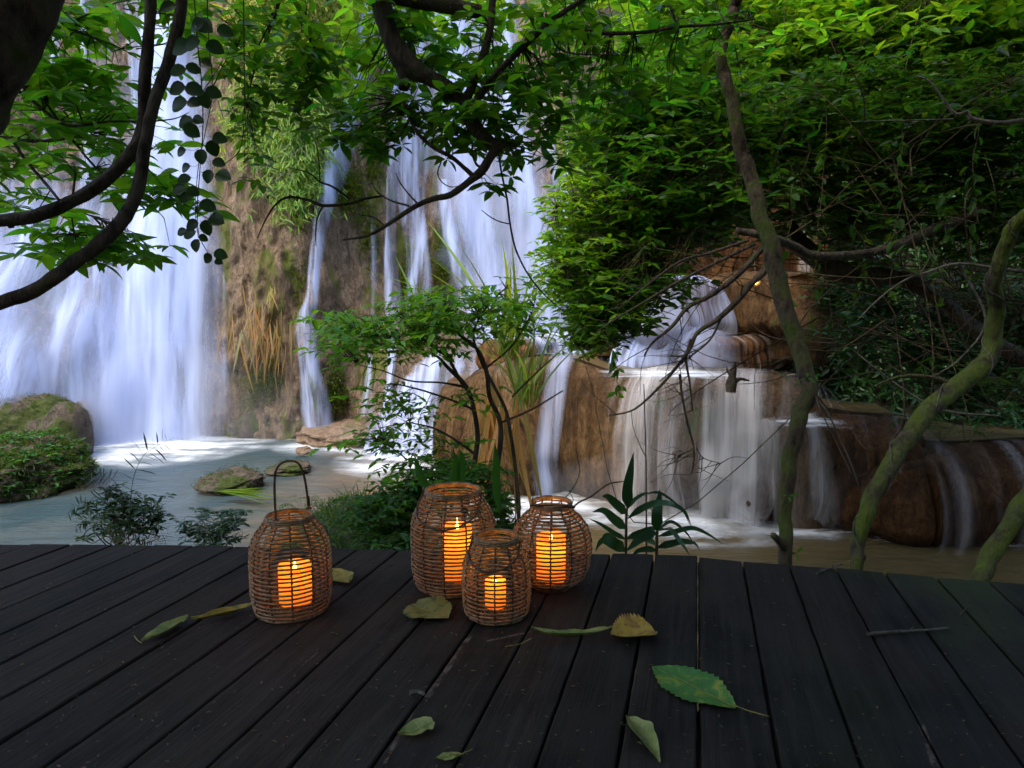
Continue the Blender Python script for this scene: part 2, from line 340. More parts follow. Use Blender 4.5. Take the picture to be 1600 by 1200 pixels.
def cliff_y(x, z, detail=False):
    x = np.asarray(x, float); z = np.asarray(z, float)
    y = np.interp(x, [-30, -16, -12, -8, -7.3, -6.6, -5.2, -4.5, -4, -3, 0, 3, 7, 12], [13, 14.6, 16, 17.0, 16.9, 16.3, 16.0, 16.2, 16.5, 16.6, 17.3, 18, 17, 15])
    y = y + sstep(x, -5.2, -2.2) * .34 * (z + 2.2) + sstep(-x, 6.2, 8) * .10 * (z + 2.2) + sstep(-x, 9, 11.5) * sstep(-z, -2.8, 1.5) * -1.6
    y = y - 1.5 * sstep(x, -4.2, -2.6) * sstep(-x, -1.5, 1.2) * np.clip((1.2 - z) / 3.4, 0, 1)**1.3 * 1.9
    y = y - .75 * fbm(x * .34, z * .2, 0, 21, 3) - .28 * fbm(x * 1.1, z * .35, 0, 31, 2)
    if detail:
        y = y - .30 * fbm(x * 2.0, z * .9, 0, 41, 3) - .15 * (1 - np.abs(vn(x * 6, z * 1.6, 0, 51))) - .11 * fbm(x * 7, z * 5, 0, 61, 3)
    return y
def on_cliff(px, py, off=0.):
    d = ray(px, py); t = np.full(d.shape[:-1], 16.5)
    for _ in range(14):
        P = CAM + d * t[..., None]; t = .5 * t + .5 * cliff_y(P[..., 0], P[..., 2]) / d[..., 1]
    return CAM + d * (t - off)[..., None]
x = np.arange(-20, 12, .05); z = np.concatenate([np.arange(-2.9, 14.01, .06)])
X, Z = np.meshgrid(x, z); Y = cliff_y(X, Z, True); V = np.stack([X, Y, Z], -1)
top = V[-1].copy(); rows = [V.reshape(-1, 3)]
for dy, dz in ((.6, .25), (2, .5), (6, 1), (16, 2)):
    q = top.copy(); q[:, 1] += dy; q[:, 2] += dz; rows.append(q)
tag(mesh_np('cliff', np.concatenate(rows), grid_faces(len(z) + 4, len(x)), M['cliff'], smooth=True), kind='structure')

def strand(pts, mat_, dens=1., n=70, mcol=12, off=.28, soft=.35, top=.0, bottom=.0, name='waterfall'):
    """a sheet of falling water that follows the cliff; pts (px,py,width)"""
    q = crom(np.asarray(pts, float), max(3, n // len(pts))); k = len(q); u = np.linspace(-.5, .5, mcol)
    wob = 1 + .10 * vn(np.arange(k) * .35, 0, 0, int(rng.integers(999)))
    PX = q[:, 0:1] + u[None] * (q[:, 2] * wob)[:, None]; PY = np.repeat(q[:, 1:2], mcol, 1)
    V = on_cliff(PX, PY, off + .18 * (1 - (2 * np.abs(u))**2)[None])
    V[..., 2] = np.maximum(V[..., 2], ZW - .05)
    e = np.clip((1 - 2 * np.abs(u)) / soft, 0, 1)[None]; t = np.linspace(0, 1, k)[:, None]
    D = dens * e * np.ones((k, 1)) * (np.clip(t / top, 0, 1) if top else 1) * (np.clip((1 - t) / bottom, 0, 1) if bottom else 1)
    uv = np.stack([V[..., 0] + rng.uniform(0, 50), V[..., 2] + 0 * V[..., 0]], -1)
    return tag(mesh_np(name, V.reshape(-1, 3), grid_faces(k, mcol), mat_, dens=D, uv=uv.reshape(-1, 2), smooth=True), kind='structure')
def fall(mat_, dens, pts, **k): return strand(pts, mat_, dens, **k)
sk_, ve = M['silk'], M['veil']
fall(sk_, 1.25, [(245, -40, 60), (250, 100, 80), (256, 200, 92), (258, 300, 110), (252, 400, 130), (245, 500, 148), (238, 600, 160), (232, 700, 175)], mcol=20, off=.5)
fall(sk_, .9, [(275, -40, 40), (285, 120, 60), (290, 250, 64), (282, 400, 60), (272, 550, 64), (262, 700, 80)], mcol=12, off=.65)
fall(ve, .95, [(130, 240, 220), (118, 330, 300), (108, 450, 320), (104, 560, 330), (106, 640, 340), (110, 700, 350)], mcol=34, off=.35, top=.15, soft=.12)
fall(sk_, .75, [(110, 340, 30), (112, 420, 60), (118, 520, 90), (128, 620, 110), (150, 700, 130)], off=.45, top=.2)
fall(sk_, .75, [(62, 250, 26), (50, 360, 44), (36, 460, 60), (30, 560, 70), (40, 640, 100)], off=.45, top=.2)
fall(sk_, .7, [(150, 360, 20), (160, 450, 34), (175, 560, 44), (190, 690, 60)], off=.5, top=.2)
fall(sk_, .7, [(0, 260, 50), (-10, 400, 80), (-20, 520, 100), (-10, 640, 120)], off=.45, top=.2)
fall(sk_, .7, [(132, -30, 22), (136, 100, 26), (142, 220, 26), (136, 330, 40)], off=.4, bottom=.15)
fall(sk_, .7, [(200, -30, 16), (206, 80, 18), (214, 190, 18), (222, 320, 26)], off=.4, bottom=.1)
fall(ve, .7, [(165, -30, 60), (168, 160, 70), (160, 320, 100)], off=.35, bottom=.1)
fall(sk_, .6, [(88, -30, 14), (84, 120, 18), (70, 260, 26)], off=.4)
fall(ve, .6, [(335, 380, 14), (343, 450, 22), (350, 560, 14), (361, 680, 8)], mcol=6, off=.35, top=.1)
fall(M['soft'], 1.0, [(255, -40, 110), (262, 120, 130), (262, 300, 160), (250, 480, 200), (238, 700, 250)], mcol=18, off=.8, soft=.5)
fall(M['soft'], .6, [(100, 280, 260), (95, 450, 320), (100, 700, 380)], mcol=24, off=.6, soft=.3, top=.3)
fall(M['soft'], .8, [(730, -40, 150), (745, 160, 170), (775, 300, 220), (815, 420, 260), (850, 560, 280)], mcol=22, off=.5, soft=.5)
# narrow crooked fall in the middle
fall(sk_, 1.05, [(578, -30, 26), (570, 60, 34), (556, 140, 44), (540, 190, 50), (528, 250, 52), (515, 300, 40), (503, 345, 28), (494, 400, 24), (488, 460, 22), (478, 505, 36), (482, 560, 38), (490, 610, 42), (498, 668, 56)], mcol=9, n=110, off=.34, soft=.6)
fall(sk_, .8, [(620, -40, 60), (632, 80, 80), (640, 170, 76), (645, 250, 56), (642, 310, 44), (650, 370, 40), (655, 430, 46), (652, 500, 40)], mcol=10, off=.34, bottom=.12)
fall(sk_, .7, [(600, -40, 20), (612, 90, 26), (618, 190, 20), (612, 300, 20), (610, 400, 22), (614, 470, 28), (612, 560, 16), (604, 640, 12)], mcol=7, off=.34)
fall(sk_, .45, [(582, 330, 10), (585, 450, 12), (578, 560, 10), (574, 650, 26)], mcol=5, off=.34, top=.2)
fall(sk_, .75, [(690, -40, 60), (700, 60, 70), (705, 120, 70), (715, 230, 60), (735, 310, 60), (765, 400, 66), (800, 480, 80), (840, 560, 90)], mcol=14, off=.36, soft=.4)
fall(sk_, .8, [(690, 280, 20), (705, 370, 26), (730, 450, 34), (760, 520, 40), (800, 570, 50)], mcol=8, off=.4)
fall(ve, .7, [(735, -40, 110), (740, 60, 120), (745, 140, 130), (765, 260, 170), (790, 360, 200), (825, 460, 220), (860, 560, 240)], mcol=20, off=.3, soft=.25)
fall(sk_, .8, [(790, -40, 26), (795, 60, 30), (800, 150, 30), (810, 240, 34), (826, 330, 44), (842, 420, 60), (860, 540, 80)], mcol=9, off=.4)
fall(sk_, .6, [(850, 160, 14), (862, 240, 18), (880, 310, 24), (892, 380, 26), (900, 450, 30)], mcol=7, off=.4)
fall(sk_, .6, [(905, -40, 50), (905, 120, 40), (900, 240, 40), (890, 340, 30)], mcol=7, off=.4)
# apron that fans down into the pool
fall(sk_, 1.0, [(700, 545, 60), (678, 590, 90), (655, 640, 130), (640, 690, 180), (630, 730, 220)], mcol=18, off=.2, soft=.3, top=.1)
fall(ve, .8, [(740, 560, 60), (735, 640, 90), (730, 730, 120)], mcol=12, off=.2, soft=.3)

# ---------------------------------------------------------------- terraces of the stepped cascade
def path_from(pts, zb, left=None, right=None):
    """pts (px, y_lip, y_base): base line on level zb, lip height from y_lip"""
    W = []
    for px, yl, yb in pts:
        b = onz(px, yb, zb); L = at(px, yl, b[1] + .12); W.append((b[0], b[1], L[2]))
    W = np.array(W)
    if left is not None: W = np.vstack([[W[0] + np.array([*left, 0]) * s for s in (1, .5)], W])
    if right is not None: W = np.vstack([W, [W[-1] + np.array([*right, 0]) * s for s in (.5, 1)]])
    return crom(W, 30)
def terrace_fn(P, zb, seed, bulge=.35, amp=1.0, dome=.25, back=4.0, dr=1.0):
    seg = np.r_[0, np.cumsum(np.linalg.norm(np.diff(P[:, :2], axis=0), axis=1))]
    T = norm(np.gradient(P[:, :2], axis=0)); Nn = np.stack([T[:, 1], -T[:, 0]], 1)      # outwards, to the viewer for left->right paths
    cen = P[:, :2].mean(0) + np.array([.2, 2.6])
    def f(u, v, off=0., detail=True):
        """u metres along, v: <0 on top (metres back), 0..1 down the curtain"""
        x = np.interp(u, seg, P[:, 0]); y = np.interp(u, seg, P[:, 1]); zt = np.interp(u, seg, P[:, 2])
        nx = np.interp(u, seg, Nn[:, 0]); ny = np.interp(u, seg, Nn[:, 1]); vv = np.clip(v, 0, 1); bk = np.clip(-v, 0, None)
        H = zt - zb; r = np.minimum(dome, H * .5)
        z = zt - H * vv; o = -r * np.clip(1 - vv * H / r, 0, 1)**2 + bulge * np.sin(vv * math.pi * .8) * (.6 + .4 * vn(u * .8, 0, 0, seed)) * np.minimum(H, 1.5)
        z = z + 0.03 * np.clip(1 - bk, 0, 1); z = z - .04 * fbm(u * 1.5, v * 2, 0, seed + 3) * (bk > 0)
        fade = np.clip(vv * 5, 0, 1); hh = np.minimum(H, 2.2)
        o = o + (.30 * vn(u * .55, 3, 0, seed + 23) + .16 * vn(u * 1.7, 0, 0, seed + 29)) * np.clip(vv * 3, 0, 1) * np.minimum(hh, 1.3) * dr
        z = z + .09 * vn(u * .9, 1, 0, seed + 31) * dr * (bk < .5)
        o = o - .45 * sstep(vv, .55, .85) * np.clip(.5 + 1.2 * vn(u * 1.1, 0, 0, seed + 37), 0, 1) * np.minimum(hh, 1.) * dr
        if detail:
            o = o + fade * amp * (.22 * fbm(u * .9, vv * H * .5, 0, seed + 7, 3) + .06 * vn(u * 4, vv * H * 2.5, 0, seed + 41) + .13 * (.7 - np.abs(vn(u * 5, vv * H * .7, 0, seed + 11))) + .05 * vn(u * 14, vv * H * 1.6, 0, seed + 13) + .035 * fbm(u * 16, vv * H * 8, 0, seed + 19, 2))
        else: o = o + fade * amp * (.22 * fbm(u * .9, vv * H * .5, 0, seed + 7, 3) + .08)
        o = o + off; ox, oy = x + nx * o, y + ny * o
        dx, dy = cen[0] - ox, cen[1] - oy; dl = np.maximum(np.hypot(dx, dy), 1e-6); s_ = np.minimum(bk / dl, .98)
        return np.stack([ox + dx * s_, oy + dy * s_, z + off * .4 * (1 - vv)], -1)
    return f, seg[-1]
def terrace(name, pts, zb, mat_, seed, left=None, right=None, du=.035, back=4.0, **k):
    P = path_from(pts, zb, left, right); f, Lt = terrace_fn(P, zb - .5, seed, **k)
    u = np.arange(0, Lt, du); v = np.r_[-back, -2, -1, -.6, -.4, -.25, -.14, -.06, np.linspace(0, 1, 64)]
    U, Vv = np.meshgrid(u, v); tag(mesh_np(name, f(U, Vv).reshape(-1, 3), grid_faces(len(v), len(u)), mat_, smooth=True), kind='structure')
    return f, P, Lt
def u_at(P, px):     # metres along a path where it crosses the picture column px (measured once to place the water)
    seg = np.r_[0, np.cumsum(np.linalg.norm(np.diff(P[:, :2], axis=0), axis=1))]
    a = (P[:, 0] / P[:, 1]); k = np.argmin(np.abs(a - (px - 800) / F_PX)); return seg[k]
def curtain(f, P, p0, p1, mat_, dens=1., off=.07, v0=-.3, v1=.95, soft=.2, spread=0., name='waterfall', drift=0., fadein=.35):
    u0, u1 = u_at(P, p0), u_at(P, p1)
    if u1 < u0: u0, u1 = u1, u0
    nu = max(8, int((u1 - u0) / .07)); nv = 40; a = np.linspace(0, 1, nu); v = np.linspace(v0, v1, nv)
    A, Vv = np.meshgrid(a, v); mid = (u0 + u1) / 2; ww = (u1 - u0) * (1 + spread * np.clip(Vv, 0, 1)); U = mid + (A - .5) * ww + drift * np.clip(Vv, 0, 1)
    off2 = off + .12 * np.clip(Vv, 0, 1)**.6
    G = f(U, Vv, off2, False); e = np.clip(np.minimum(A, 1 - A) / soft, 0, 1); D = dens * e * np.clip((Vv - v0) / fadein, .0, 1)
    uv = np.stack([U + rng.uniform(0, 90), Vv * 1.6], -1)
    tag(mesh_np(name, G.reshape(-1, 3), grid_faces(nv, nu), mat_, dens=D, uv=uv.reshape(-1, 2), smooth=True), kind='structure')
tv, tm = M['travertine'], M['travertine_mossy']; sw, st_ = M['silk_warm'], M['silk_thin']
f1, P1, L1 = terrace('rock_terrace', [(695, 612, 745), (720, 588, 760), (770, 574, 768), (840, 566, 772), (900, 572, 776), (950, 582, 782), (1010, 588, 790), (1080, 590, 800), (1150, 590, 806), (1210, 596, 812), (1255, 604, 814)], ZW, tm, 100, left=(-.3, 3.2), right=(.8, 2.6), back=3.2)
f2, P2, L2 = terrace('rock_terrace', [(800, 540, 566), (880, 530, 560), (960, 527, 562), (1040, 524, 572), (1120, 526, 578), (1200, 530, 570), (1270, 528, 566), (1330, 520, 566)], -.12, tv, 200, left=(-.6, 1.5), right=(1, 1.), back=2.2, amp=.6, dome=.15)
f3, P3, L3 = terrace('rock_terrace', [(960, 478, 524), (1000, 452, 526), (1040, 440, 528), (1090, 440, 526), (1110, 446, 522)], .4, tv, 300, left=(-.4, 2.2), right=(.5, 2.), back=2.5, bulge=.4, dome=.2, amp=.8, dr=1.0)
f4, P4, L4 = terrace('rock_terrace', [(1085, 432, 520), (1120, 428, 524), (1180, 432, 526), (1235, 436, 528), (1275, 434, 530)], .4, tm, 400, left=(-.2, 2.5), right=(.4, 1.6), back=2.5, bulge=.45, amp=1.3)
f5, P5, L5 = terrace('rock_terrace', [(1040, 300, 441), (1100, 300, 439), (1180, 290, 438), (1260, 290, 439), (1290, 280, 436)], 1.4, M['travertine_shaded'], 500, left=(-.5, 3.), right=(.4, 1.6), back=3, bulge=.2, dr=.25)
f6, P6, L6 = terrace('rock_terrace', [(1165, 668, 818), (1200, 655, 822), (1260, 650, 824), (1330, 652, 828), (1390, 656, 832), (1430, 662, 834)], ZW, M['travertine_shaded'], 600, left=(-.2, 1.6), right=(.6, 2.), back=2.4, bulge=.5, amp=.8)
f7, P7, L7 = terrace('rock_terrace', [(1395, 700, 830), (1430, 692, 834), (1500, 694, 838), (1560, 698, 842), (1640, 704, 846), (1760, 712, 850)], ZW, M['travertine_shaded'], 700, left=(-.2, 1.5), right=(3, 1.), back=3.5, bulge=.4, amp=1.4)
curtain(f1, P1, 858, 898, M['silk'], 1.0, spread=-.1, drift=-.25, soft=.4, off=.16)
curtain(f1, P1, 765, 800, st_, .6, spread=.3)
curtain(f1, P1, 950, 1000, st_, .6, spread=.1); curtain(f1, P1, 990, 1200, sw, 1.25, fadein=.75, off=.12, soft=.08); curtain(f1, P1, 1005, 1075, sw, .7, off=.2)
curtain(f1, P1, 1130, 1212, sw, .9, fadein=.6, off=.22, soft=.3)
curtain(f2, P2, 925, 1140, M['silk'], 1.1, off=.16, soft=.25, v0=-.8); curtain(f2, P2, 810, 945, M['silk'], 1.1, off=.14); curtain(f2, P2, 1120, 1265, st_, 1.0, off=.06)
curtain(f3, P3, 985, 1112, M['silk'], 1.0, off=.16, soft=.4, v0=-.8); curtain(f3, P3, 960, 1000, M['silk'], .8, off=.1, soft=.3)
curtain(f5, P5, 1215, 1290, st_, .5, off=.08)
curtain(f1, P1, 1190, 1240, st_, 1.0, off=.14, soft=.5); curtain(f6, P6, 1290, 1410, st_, .7, off=.12, soft=.4); curtain(f6, P6, 1180, 1222, sw, .7, off=.12, soft=.45, drift=-.15); curtain(f6, P6, 1240, 1285, sw, .7, off=.14, soft=.45, spread=.5, drift=.3); curtain(f6, P6, 1330, 1420, st_, .5)
curtain(f7, P7, 1435, 1550, st_, .9, off=.12, soft=.4); curtain(f7, P7, 1460, 1490, sw, .25, off=.16, soft=.5); curtain(f7, P7, 1560, 1680, st_, .5)
# thin sheets of water lying on the terrace tops
def top_water(f, P, L, name='water_film'):
    u = np.linspace(.1, L - .1, 60); v = np.r_[-3, -1.5, -.8, -.4, -.2, -.05]; U, Vv = np.meshgrid(u, v); G = f(U, Vv, 0, False); G[..., 2] += .045
    tag(mesh_np(name, G.reshape(-1, 3), grid_faces(len(v), len(u)), M['pool'], smooth=True), kind='structure')
for a in ((f1, P1, L1), (f2, P2, L2), (f6, P6, L6), (f7, P7, L7)): top_water(*a)

def foam(px0, px1, pyc, rpy, mat_, dens=1., z=ZW + .012, name='foam'):
    a = onz(px0, pyc, z); b = onz(px1, pyc, z); f_ = onz((px0 + px1) / 2, pyc + rpy, z); g = onz((px0 + px1) / 2, pyc - rpy, z)
    c = (a + b) / 2; rx = abs(b[0] - a[0]) / 2; ry = abs(f_[1] - g[1]) / 2; c[1] = (f_[1] + g[1]) / 2
    r = np.linspace(0, 1, 20); t = np.linspace(0, 2 * math.pi, 49); Rr, Tt = np.meshgrid(r, t)
    Q = Rr * (1 + .15 * vn(np.cos(Tt) * 2, np.sin(Tt) * 2, 0, int(abs(px0))))
    V = np.stack([c[0] + Q * rx * np.cos(Tt), c[1] + Q * ry * np.sin(Tt), np.full_like(Q, z)], -1)
    D = dens * np.clip(1 - Rr, 0, 1)**.8 * 1.3
    tag(mesh_np(name, V.reshape(-1, 3), grid_faces(49, 20), mat_, dens=D, uv=V[..., :2].reshape(-1, 2), smooth=True), kind='structure')
foam(90, 420, 702, 28, M['foam'], 1.1); foam(100, 330, 690, 24, M['foam'], 1.6, z=ZW + .02)
foam(430, 620, 692, 22, M['foam'], .9, z=ZW + .036); foam(520, 760, 722, 34, M['foam'], 1.1, z=ZW + .044)
foam(700, 1010, 790, 42, M['foam'], 1.2, z=ZW + .012); foam(900, 1330, 815, 30, M['foam'], 1.2, z=ZW + .02); foam(960, 1260, 836, 26, M['foam_thin'], .9, z=ZW + .028)
foam(1150, 1480, 832, 14, M['foam_thin'], 1.3, z=ZW + .036); foam(1420, 1700, 846, 9, M['foam_thin'], .9, z=ZW + .044)
foam(930, 1160, 584, 9, M['foam'], 1.4, z=-.02); foam(1180, 1340, 658, 12, M['foam_thin'], 1.2, z=-.62)

# ---------------------------------------------------------------- rocks
def boulder(name, c, r, seed, mat_, label, cat='boulder', group=None, sub=6, amp=.42, fr=1.3):
    import bmesh
    bm = bmesh.new(); bmesh.ops.create_icosphere(bm, subdivisions=sub, radius=1)
    P = np.array([v.co for v in bm.verts]); k = 1 + amp * fbm(P[:, 0] * fr, P[:, 1] * fr, P[:, 2] * fr, seed, 4) + amp * .25 * fbm(P[:, 0] * 5, P[:, 1] * 5, P[:, 2] * 5, seed + 5, 3)
    P = P * k[:, None]; P[:, 2] = np.maximum(P[:, 2], -.8); P = P * np.array(r)
    for v, p in zip(bm.verts, P): v.co = p
    me = bpy.data.meshes.new(name); bm.to_mesh(me); bm.free(); me.materials.append(mat_)
    for p in me.polygons: p.use_smooth = True
    o = link(name, me); o.location = c; return tag(o, label, cat, group)
def bpx(px, py_base, zb, rpx, hpx, dpt, *a, **k):
    b = onz(px, py_base, zb); u = b[1] / F_PX; rx, rz = rpx * u, hpx * u / 1.5
    return boulder('boulder', (b[0], b[1] + dpt * .6, zb + rz * .5), (rx, dpt, rz), *a, **k)
B = M['boulder']
bpx(-5, 778, ZW, 100, 84, 1.0, 11, B, 'large mossy boulder at the left edge, overgrown with grass and ferns', group='mossy boulders by the pool')
bpx(10, 715, ZW, 88, 92, .9, 12, B, 'broad moss covered boulder behind the overgrown one at the left edge', group='mossy boulders by the pool')
bpx(88, 722, ZW, 36, 92, .6, 13, B, 'rounded boulder with a mossy green top and bare brown side left of the tall waterfall', group='mossy boulders by the pool', amp=.15)
bpx(122, 700, ZW, 24, 74, .45, 14, M['slab'], 'smooth grey wet boulder touching the foot of the tall waterfall', group='mossy boulders by the pool', amp=.1)
bpx(55, 660, ZW, 26, 60, .4, 15, M['slab'], 'small grey rock poking above the mossy boulders at the left', group='mossy boulders by the pool')
bpx(352, 770, ZW, 50, 30, .5, 16, B, 'flat mossy rock alone in the pool behind the left lantern', 'rock', group='rocks in the pool')
bpx(448, 742, ZW, 36, 16, .45, 17, B, 'low brown rock with a little moss in the shallow water above the lantern handle', 'rock', group='rocks in the pool')
bpx(474, 712, ZW, 14, 12, .2, 18, M['slab'], 'tiny dark rock in the water below the narrow crooked waterfall', 'rock', group='rocks in the pool')
bpx(530, 704, ZW - .12, 80, 40, 1.3, 19, M['slab'], 'smooth brown slab of rock at the foot of the narrow crooked waterfall', 'rock', group='rocks in the pool', amp=.3, fr=1.8)
bpx(400, 684, ZW, 50, 60, .5, 23, B, 'round mossy rock bulge at the foot of the brown cliff', 'boulder', group='rocks in the pool', amp=.2)
bpx(600, 805, ZW - .1, 70, 30, .5, 20, M['slab'], 'low brown rock at the water edge left of the green bush', 'rock', group='rocks in the pool')

# fine spray hanging where the water lands
def mist(c, r, dens):
    m, nt, out = mat('mist_air'); nt.links.new(nd(nt, 'VolumePrincipled', Color=(.92, .95, 1, 1), Density=dens).outputs[0], out.inputs['Volume'])
    import bmesh
    bm = bmesh.new(); bmesh.ops.create_icosphere(bm, subdivisions=4, radius=1)
    for v in bm.verts: v.co = Vector((v.co.x * r[0], v.co.y * r[1], max(v.co.z, -.35) * r[2])) * (1 + .18 * float(vn(v.co.x * 1.5, v.co.y * 1.5, v.co.z * 1.5, 3)))
    me = bpy.data.meshes.new('mist'); bm.to_mesh(me); bm.free(); me.materials.append(m); o = link('mist', me); o.location = c; tag(o, kind='stuff')
mist((-7.9, 15.6, ZW + .45), (3.2, 1.3, 1.8), .05); mist((2.6, 10.2, ZW + .25), (2.2, .7, .7), .10); mist((3.1, 12.6, .6), (1.0, .6, .8), .12)
# ================================================================ deck
TH = math.atan2(290 / F_PX, cp + sp * 110 / F_PX)
dd = np.array([math.sin(TH), math.cos(TH)]); nn = np.array([math.cos(TH), -math.sin(TH)])   # along the boards / across them
EP = np.array([(-400, 850), (-150, 849), (0, 850), (200, 851.5), (400, 855), (640, 858.5), (950, 865), (1090, 869), (1160, 876), (1300, 886), (1445, 900), (1600, 913), (1800, 932), (2100, 962)], float)
EW = onz(EP[:, 0], EP[:, 1], 0.)[:, :2]; es, et = EW @ nn, EW @ dd; o_ = np.argsort(es); es, et = es[o_], et[o_]
s0 = float(onz(1091, 1000, 0)[:2] @ nn); bw = .1405
import bmesh
V, Fq, Cc, n0 = [], [], [], 0
box_f = np.array([[0, 3, 2, 1], [4, 5, 6, 7], [0, 1, 5, 4], [1, 2, 6, 5], [2, 3, 7, 6], [3, 0, 4, 7]])
for k in range(-26, 22):
    sL, sR = s0 + k * bw + .0028 + rng.uniform(-.001, .0015), s0 + (k + 1) * bw - .0028 + rng.uniform(-.0015, .001)
    e1, e2 = np.interp([sL, sR], es, et) + rng.uniform(-.004, .004); zt = rng.uniform(-.0035, .0015); tl = rng.uniform(-.0015, .0015)
    cuts = [-3.2]; j = rng.uniform(-2, .3)
    c = rng.uniform(.85, 1.15)
    m_ = 60; tt = np.r_[np.linspace(-3.2, .6, 8)[:-1], np.linspace(.6, min(e1, e2) - .01, m_)]; nseg = len(tt) + 1
    ch = .0035; prof = [(sL - .0025, -.038), (sL - .0025, -.022), (sL, -.019), (sL, zt - ch), (sL + ch * .4, zt - ch * .35), (sL + ch, zt)] + [(sL + (sR - sL) * q, zt + tl * (q - .5)) for q in (.25, .5, .75)] + [(sR - ch, zt), (sR - ch * .4, zt - ch * .35), (sR, zt - ch), (sR, -.019), (sR + .0023, -.022), (sR + .0023, -.038)]
    pr = np.array(prof); kk = len(pr); wob = .0012 * vn(np.arange(nseg) * .6, k * 3.1, 0, 5)
    rows = []
    for q in range(nseg):
        if q < nseg - 1: t = np.full(kk, tt[q])
        else: t = e1 + (e2 - e1) * (pr[:, 0] - sL) / (sR - sL)
        s_ = pr[:, 0] + np.where(pr[:, 0] < (sL + sR) / 2, 1, -1) * wob[q] * (np.abs(pr[:, 0] - (sL + sR) / 2) > .05)
        rows.append(np.stack([s_, t, pr[:, 1]], 1))
    A = np.array(rows); V.append(A.reshape(-1, 3)); Fq.append(grid_faces(nseg, kk) + n0)
    i = n0 + (nseg - 1) * kk; Fq.append(np.array([[i + q, i + q + 1, i + kk - 2 - q, i + kk - 1 - q] for q in range(kk // 2)]))
    Cc.append(np.full((nseg * kk, 3), c)); n0 += nseg * kk
def deck_mat():
    m, nt, out = mat('old_deck_boards'); w0 = mapv(nt, (1, 1, 1)); a = nd(nt, 'Attribute', attribute_name='Col').outputs[0]
    g = noise(nt, mapv(nt, (42, 2.2, 8)), 1, 8, .7, .6); g2 = noise(nt, mapv(nt, (160, 7, 8)), 1, 4, .6, .2); n = noise(nt, w0, 3.2, 6, .65); sp_ = noise(nt, mapv(nt, (30, 16, 30)), 1.6, 4, .8)
    c = ramp(nt, g, [(.3, (.0025, .0021, .0017)), (.47, (.0075, .0063, .0052)), (.66, (.023, .0195, .016))])
    c = mixc(nt, ramp(nt, n, [(.4, (0, 0, 0)), (.68, (.8, .8, .8))]), c, (.030, .0255, .021))
    c = mixc(nt, ramp(nt, sp_, [(.70, (0, 0, 0)), (.76, (.7, .7, .7))]), c, (.10, .09, .075))
    sx = nd(nt, 'SeparateXYZ', Vector=w0); mo = noise(nt, mapv(nt, (2.2, 1.4, 1), (4, 2, 0)), 1, 5, .6)
    mf = mth(nt, 'MULTIPLY', nd(nt, 'MapRange', Value=sx.outputs[0], From_Min=-.2, From_Max=1.0).outputs[0], ramp(nt, mo, [(.5, (0, 0, 0)), (.66, (.75, .75, .75))]))
    c = mixc(nt, mf, c, (.030, .042, .012))
    rd = noise(nt, mapv(nt, (1.6, 1.0, 1), (9, 5, 0)), 1, 3, .5); c = mixc(nt, ramp(nt, rd, [(.5, (0, 0, 0)), (.65, (.22, .22, .22))]), c, (.045, .022, .016))
    c = mixc(nt, 1, c, a, 'MULTIPLY')
    rot = lambda p: (p[0] * math.cos(TH) - p[1] * math.sin(TH), p[0] * math.sin(TH) + p[1] * math.cos(TH))
    for p0, p1, wd in (((738, 985), (668, 1088), .007), ((665, 1075), (600, 1190), .004), ((1440, 1130), (1462, 1195), .006), ((500, 1015), (470, 1040), .003), ((830, 985), (760, 1000), .004)):
        a0 = rot(onz(*p0, 0.)); a1 = rot(onz(*p1, 0.)); dx, dy = a1[0] - a0[0], a1[1] - a0[1]; Ln = math.hypot(dx, dy)
        pr = nd(nt, 'VectorMath', operation='SUBTRACT', i0=w0); pr.inputs[1].default_value = (a0[0], a0[1], 0)
        al = nd(nt, 'VectorMath', operation='DOT_PRODUCT', i0=pr.outputs[0]); al.inputs[1].default_value = (dx / Ln, dy / Ln, 0); ac = nd(nt, 'VectorMath', operation='DOT_PRODUCT', i0=pr.outputs[0]); ac.inputs[1].default_value = (-dy / Ln, dx / Ln, 0)
        inl = mth(nt, 'MULTIPLY', mth(nt, 'GREATER_THAN', al.outputs['Value'], 0.), mth(nt, 'LESS_THAN', al.outputs['Value'], Ln))
        near = mth(nt, 'LESS_THAN', mth(nt, 'ABSOLUTE', mth(nt, 'ADD', ac.outputs['Value'], mth(nt, 'MULTIPLY', mth(nt, 'SUBTRACT', n, .5), wd * 2))), wd)
        c = mixc(nt, mth(nt, 'MULTIPLY', mth(nt, 'MULTIPLY', inl, near), ramp(nt, sp_, [(.45, (0, 0, 0)), (.58, (1, 1, 1))])), c, (.11, .08, .065))
    h = mth(nt, 'ADD', mth(nt, 'MULTIPLY', g, 1.), mth(nt, 'ADD', mth(nt, 'MULTIPLY', g2, .35), mth(nt, 'MULTIPLY', sp_, .4)))
    b = nd(nt, 'Bump', Height=h, Strength=.8, Distance=.007)
    rg = nd(nt, 'MapRange', Value=n, To_Min=.6, To_Max=.9)
    p = nd(nt, 'BsdfPrincipled', Base_Color=c, Roughness=rg.outputs[0], Normal=b.outputs[0]); p.inputs['Specular IOR Level'].default_value = .16
    nt.links.new(p.outputs[0], out.inputs[0]); return m
dk = mesh_np('wooden_deck', np.concatenate(V), Fq, deck_mat(), cols=np.concatenate(Cc)); dk.rotation_euler.z = -TH
tag(dk, kind='structure')
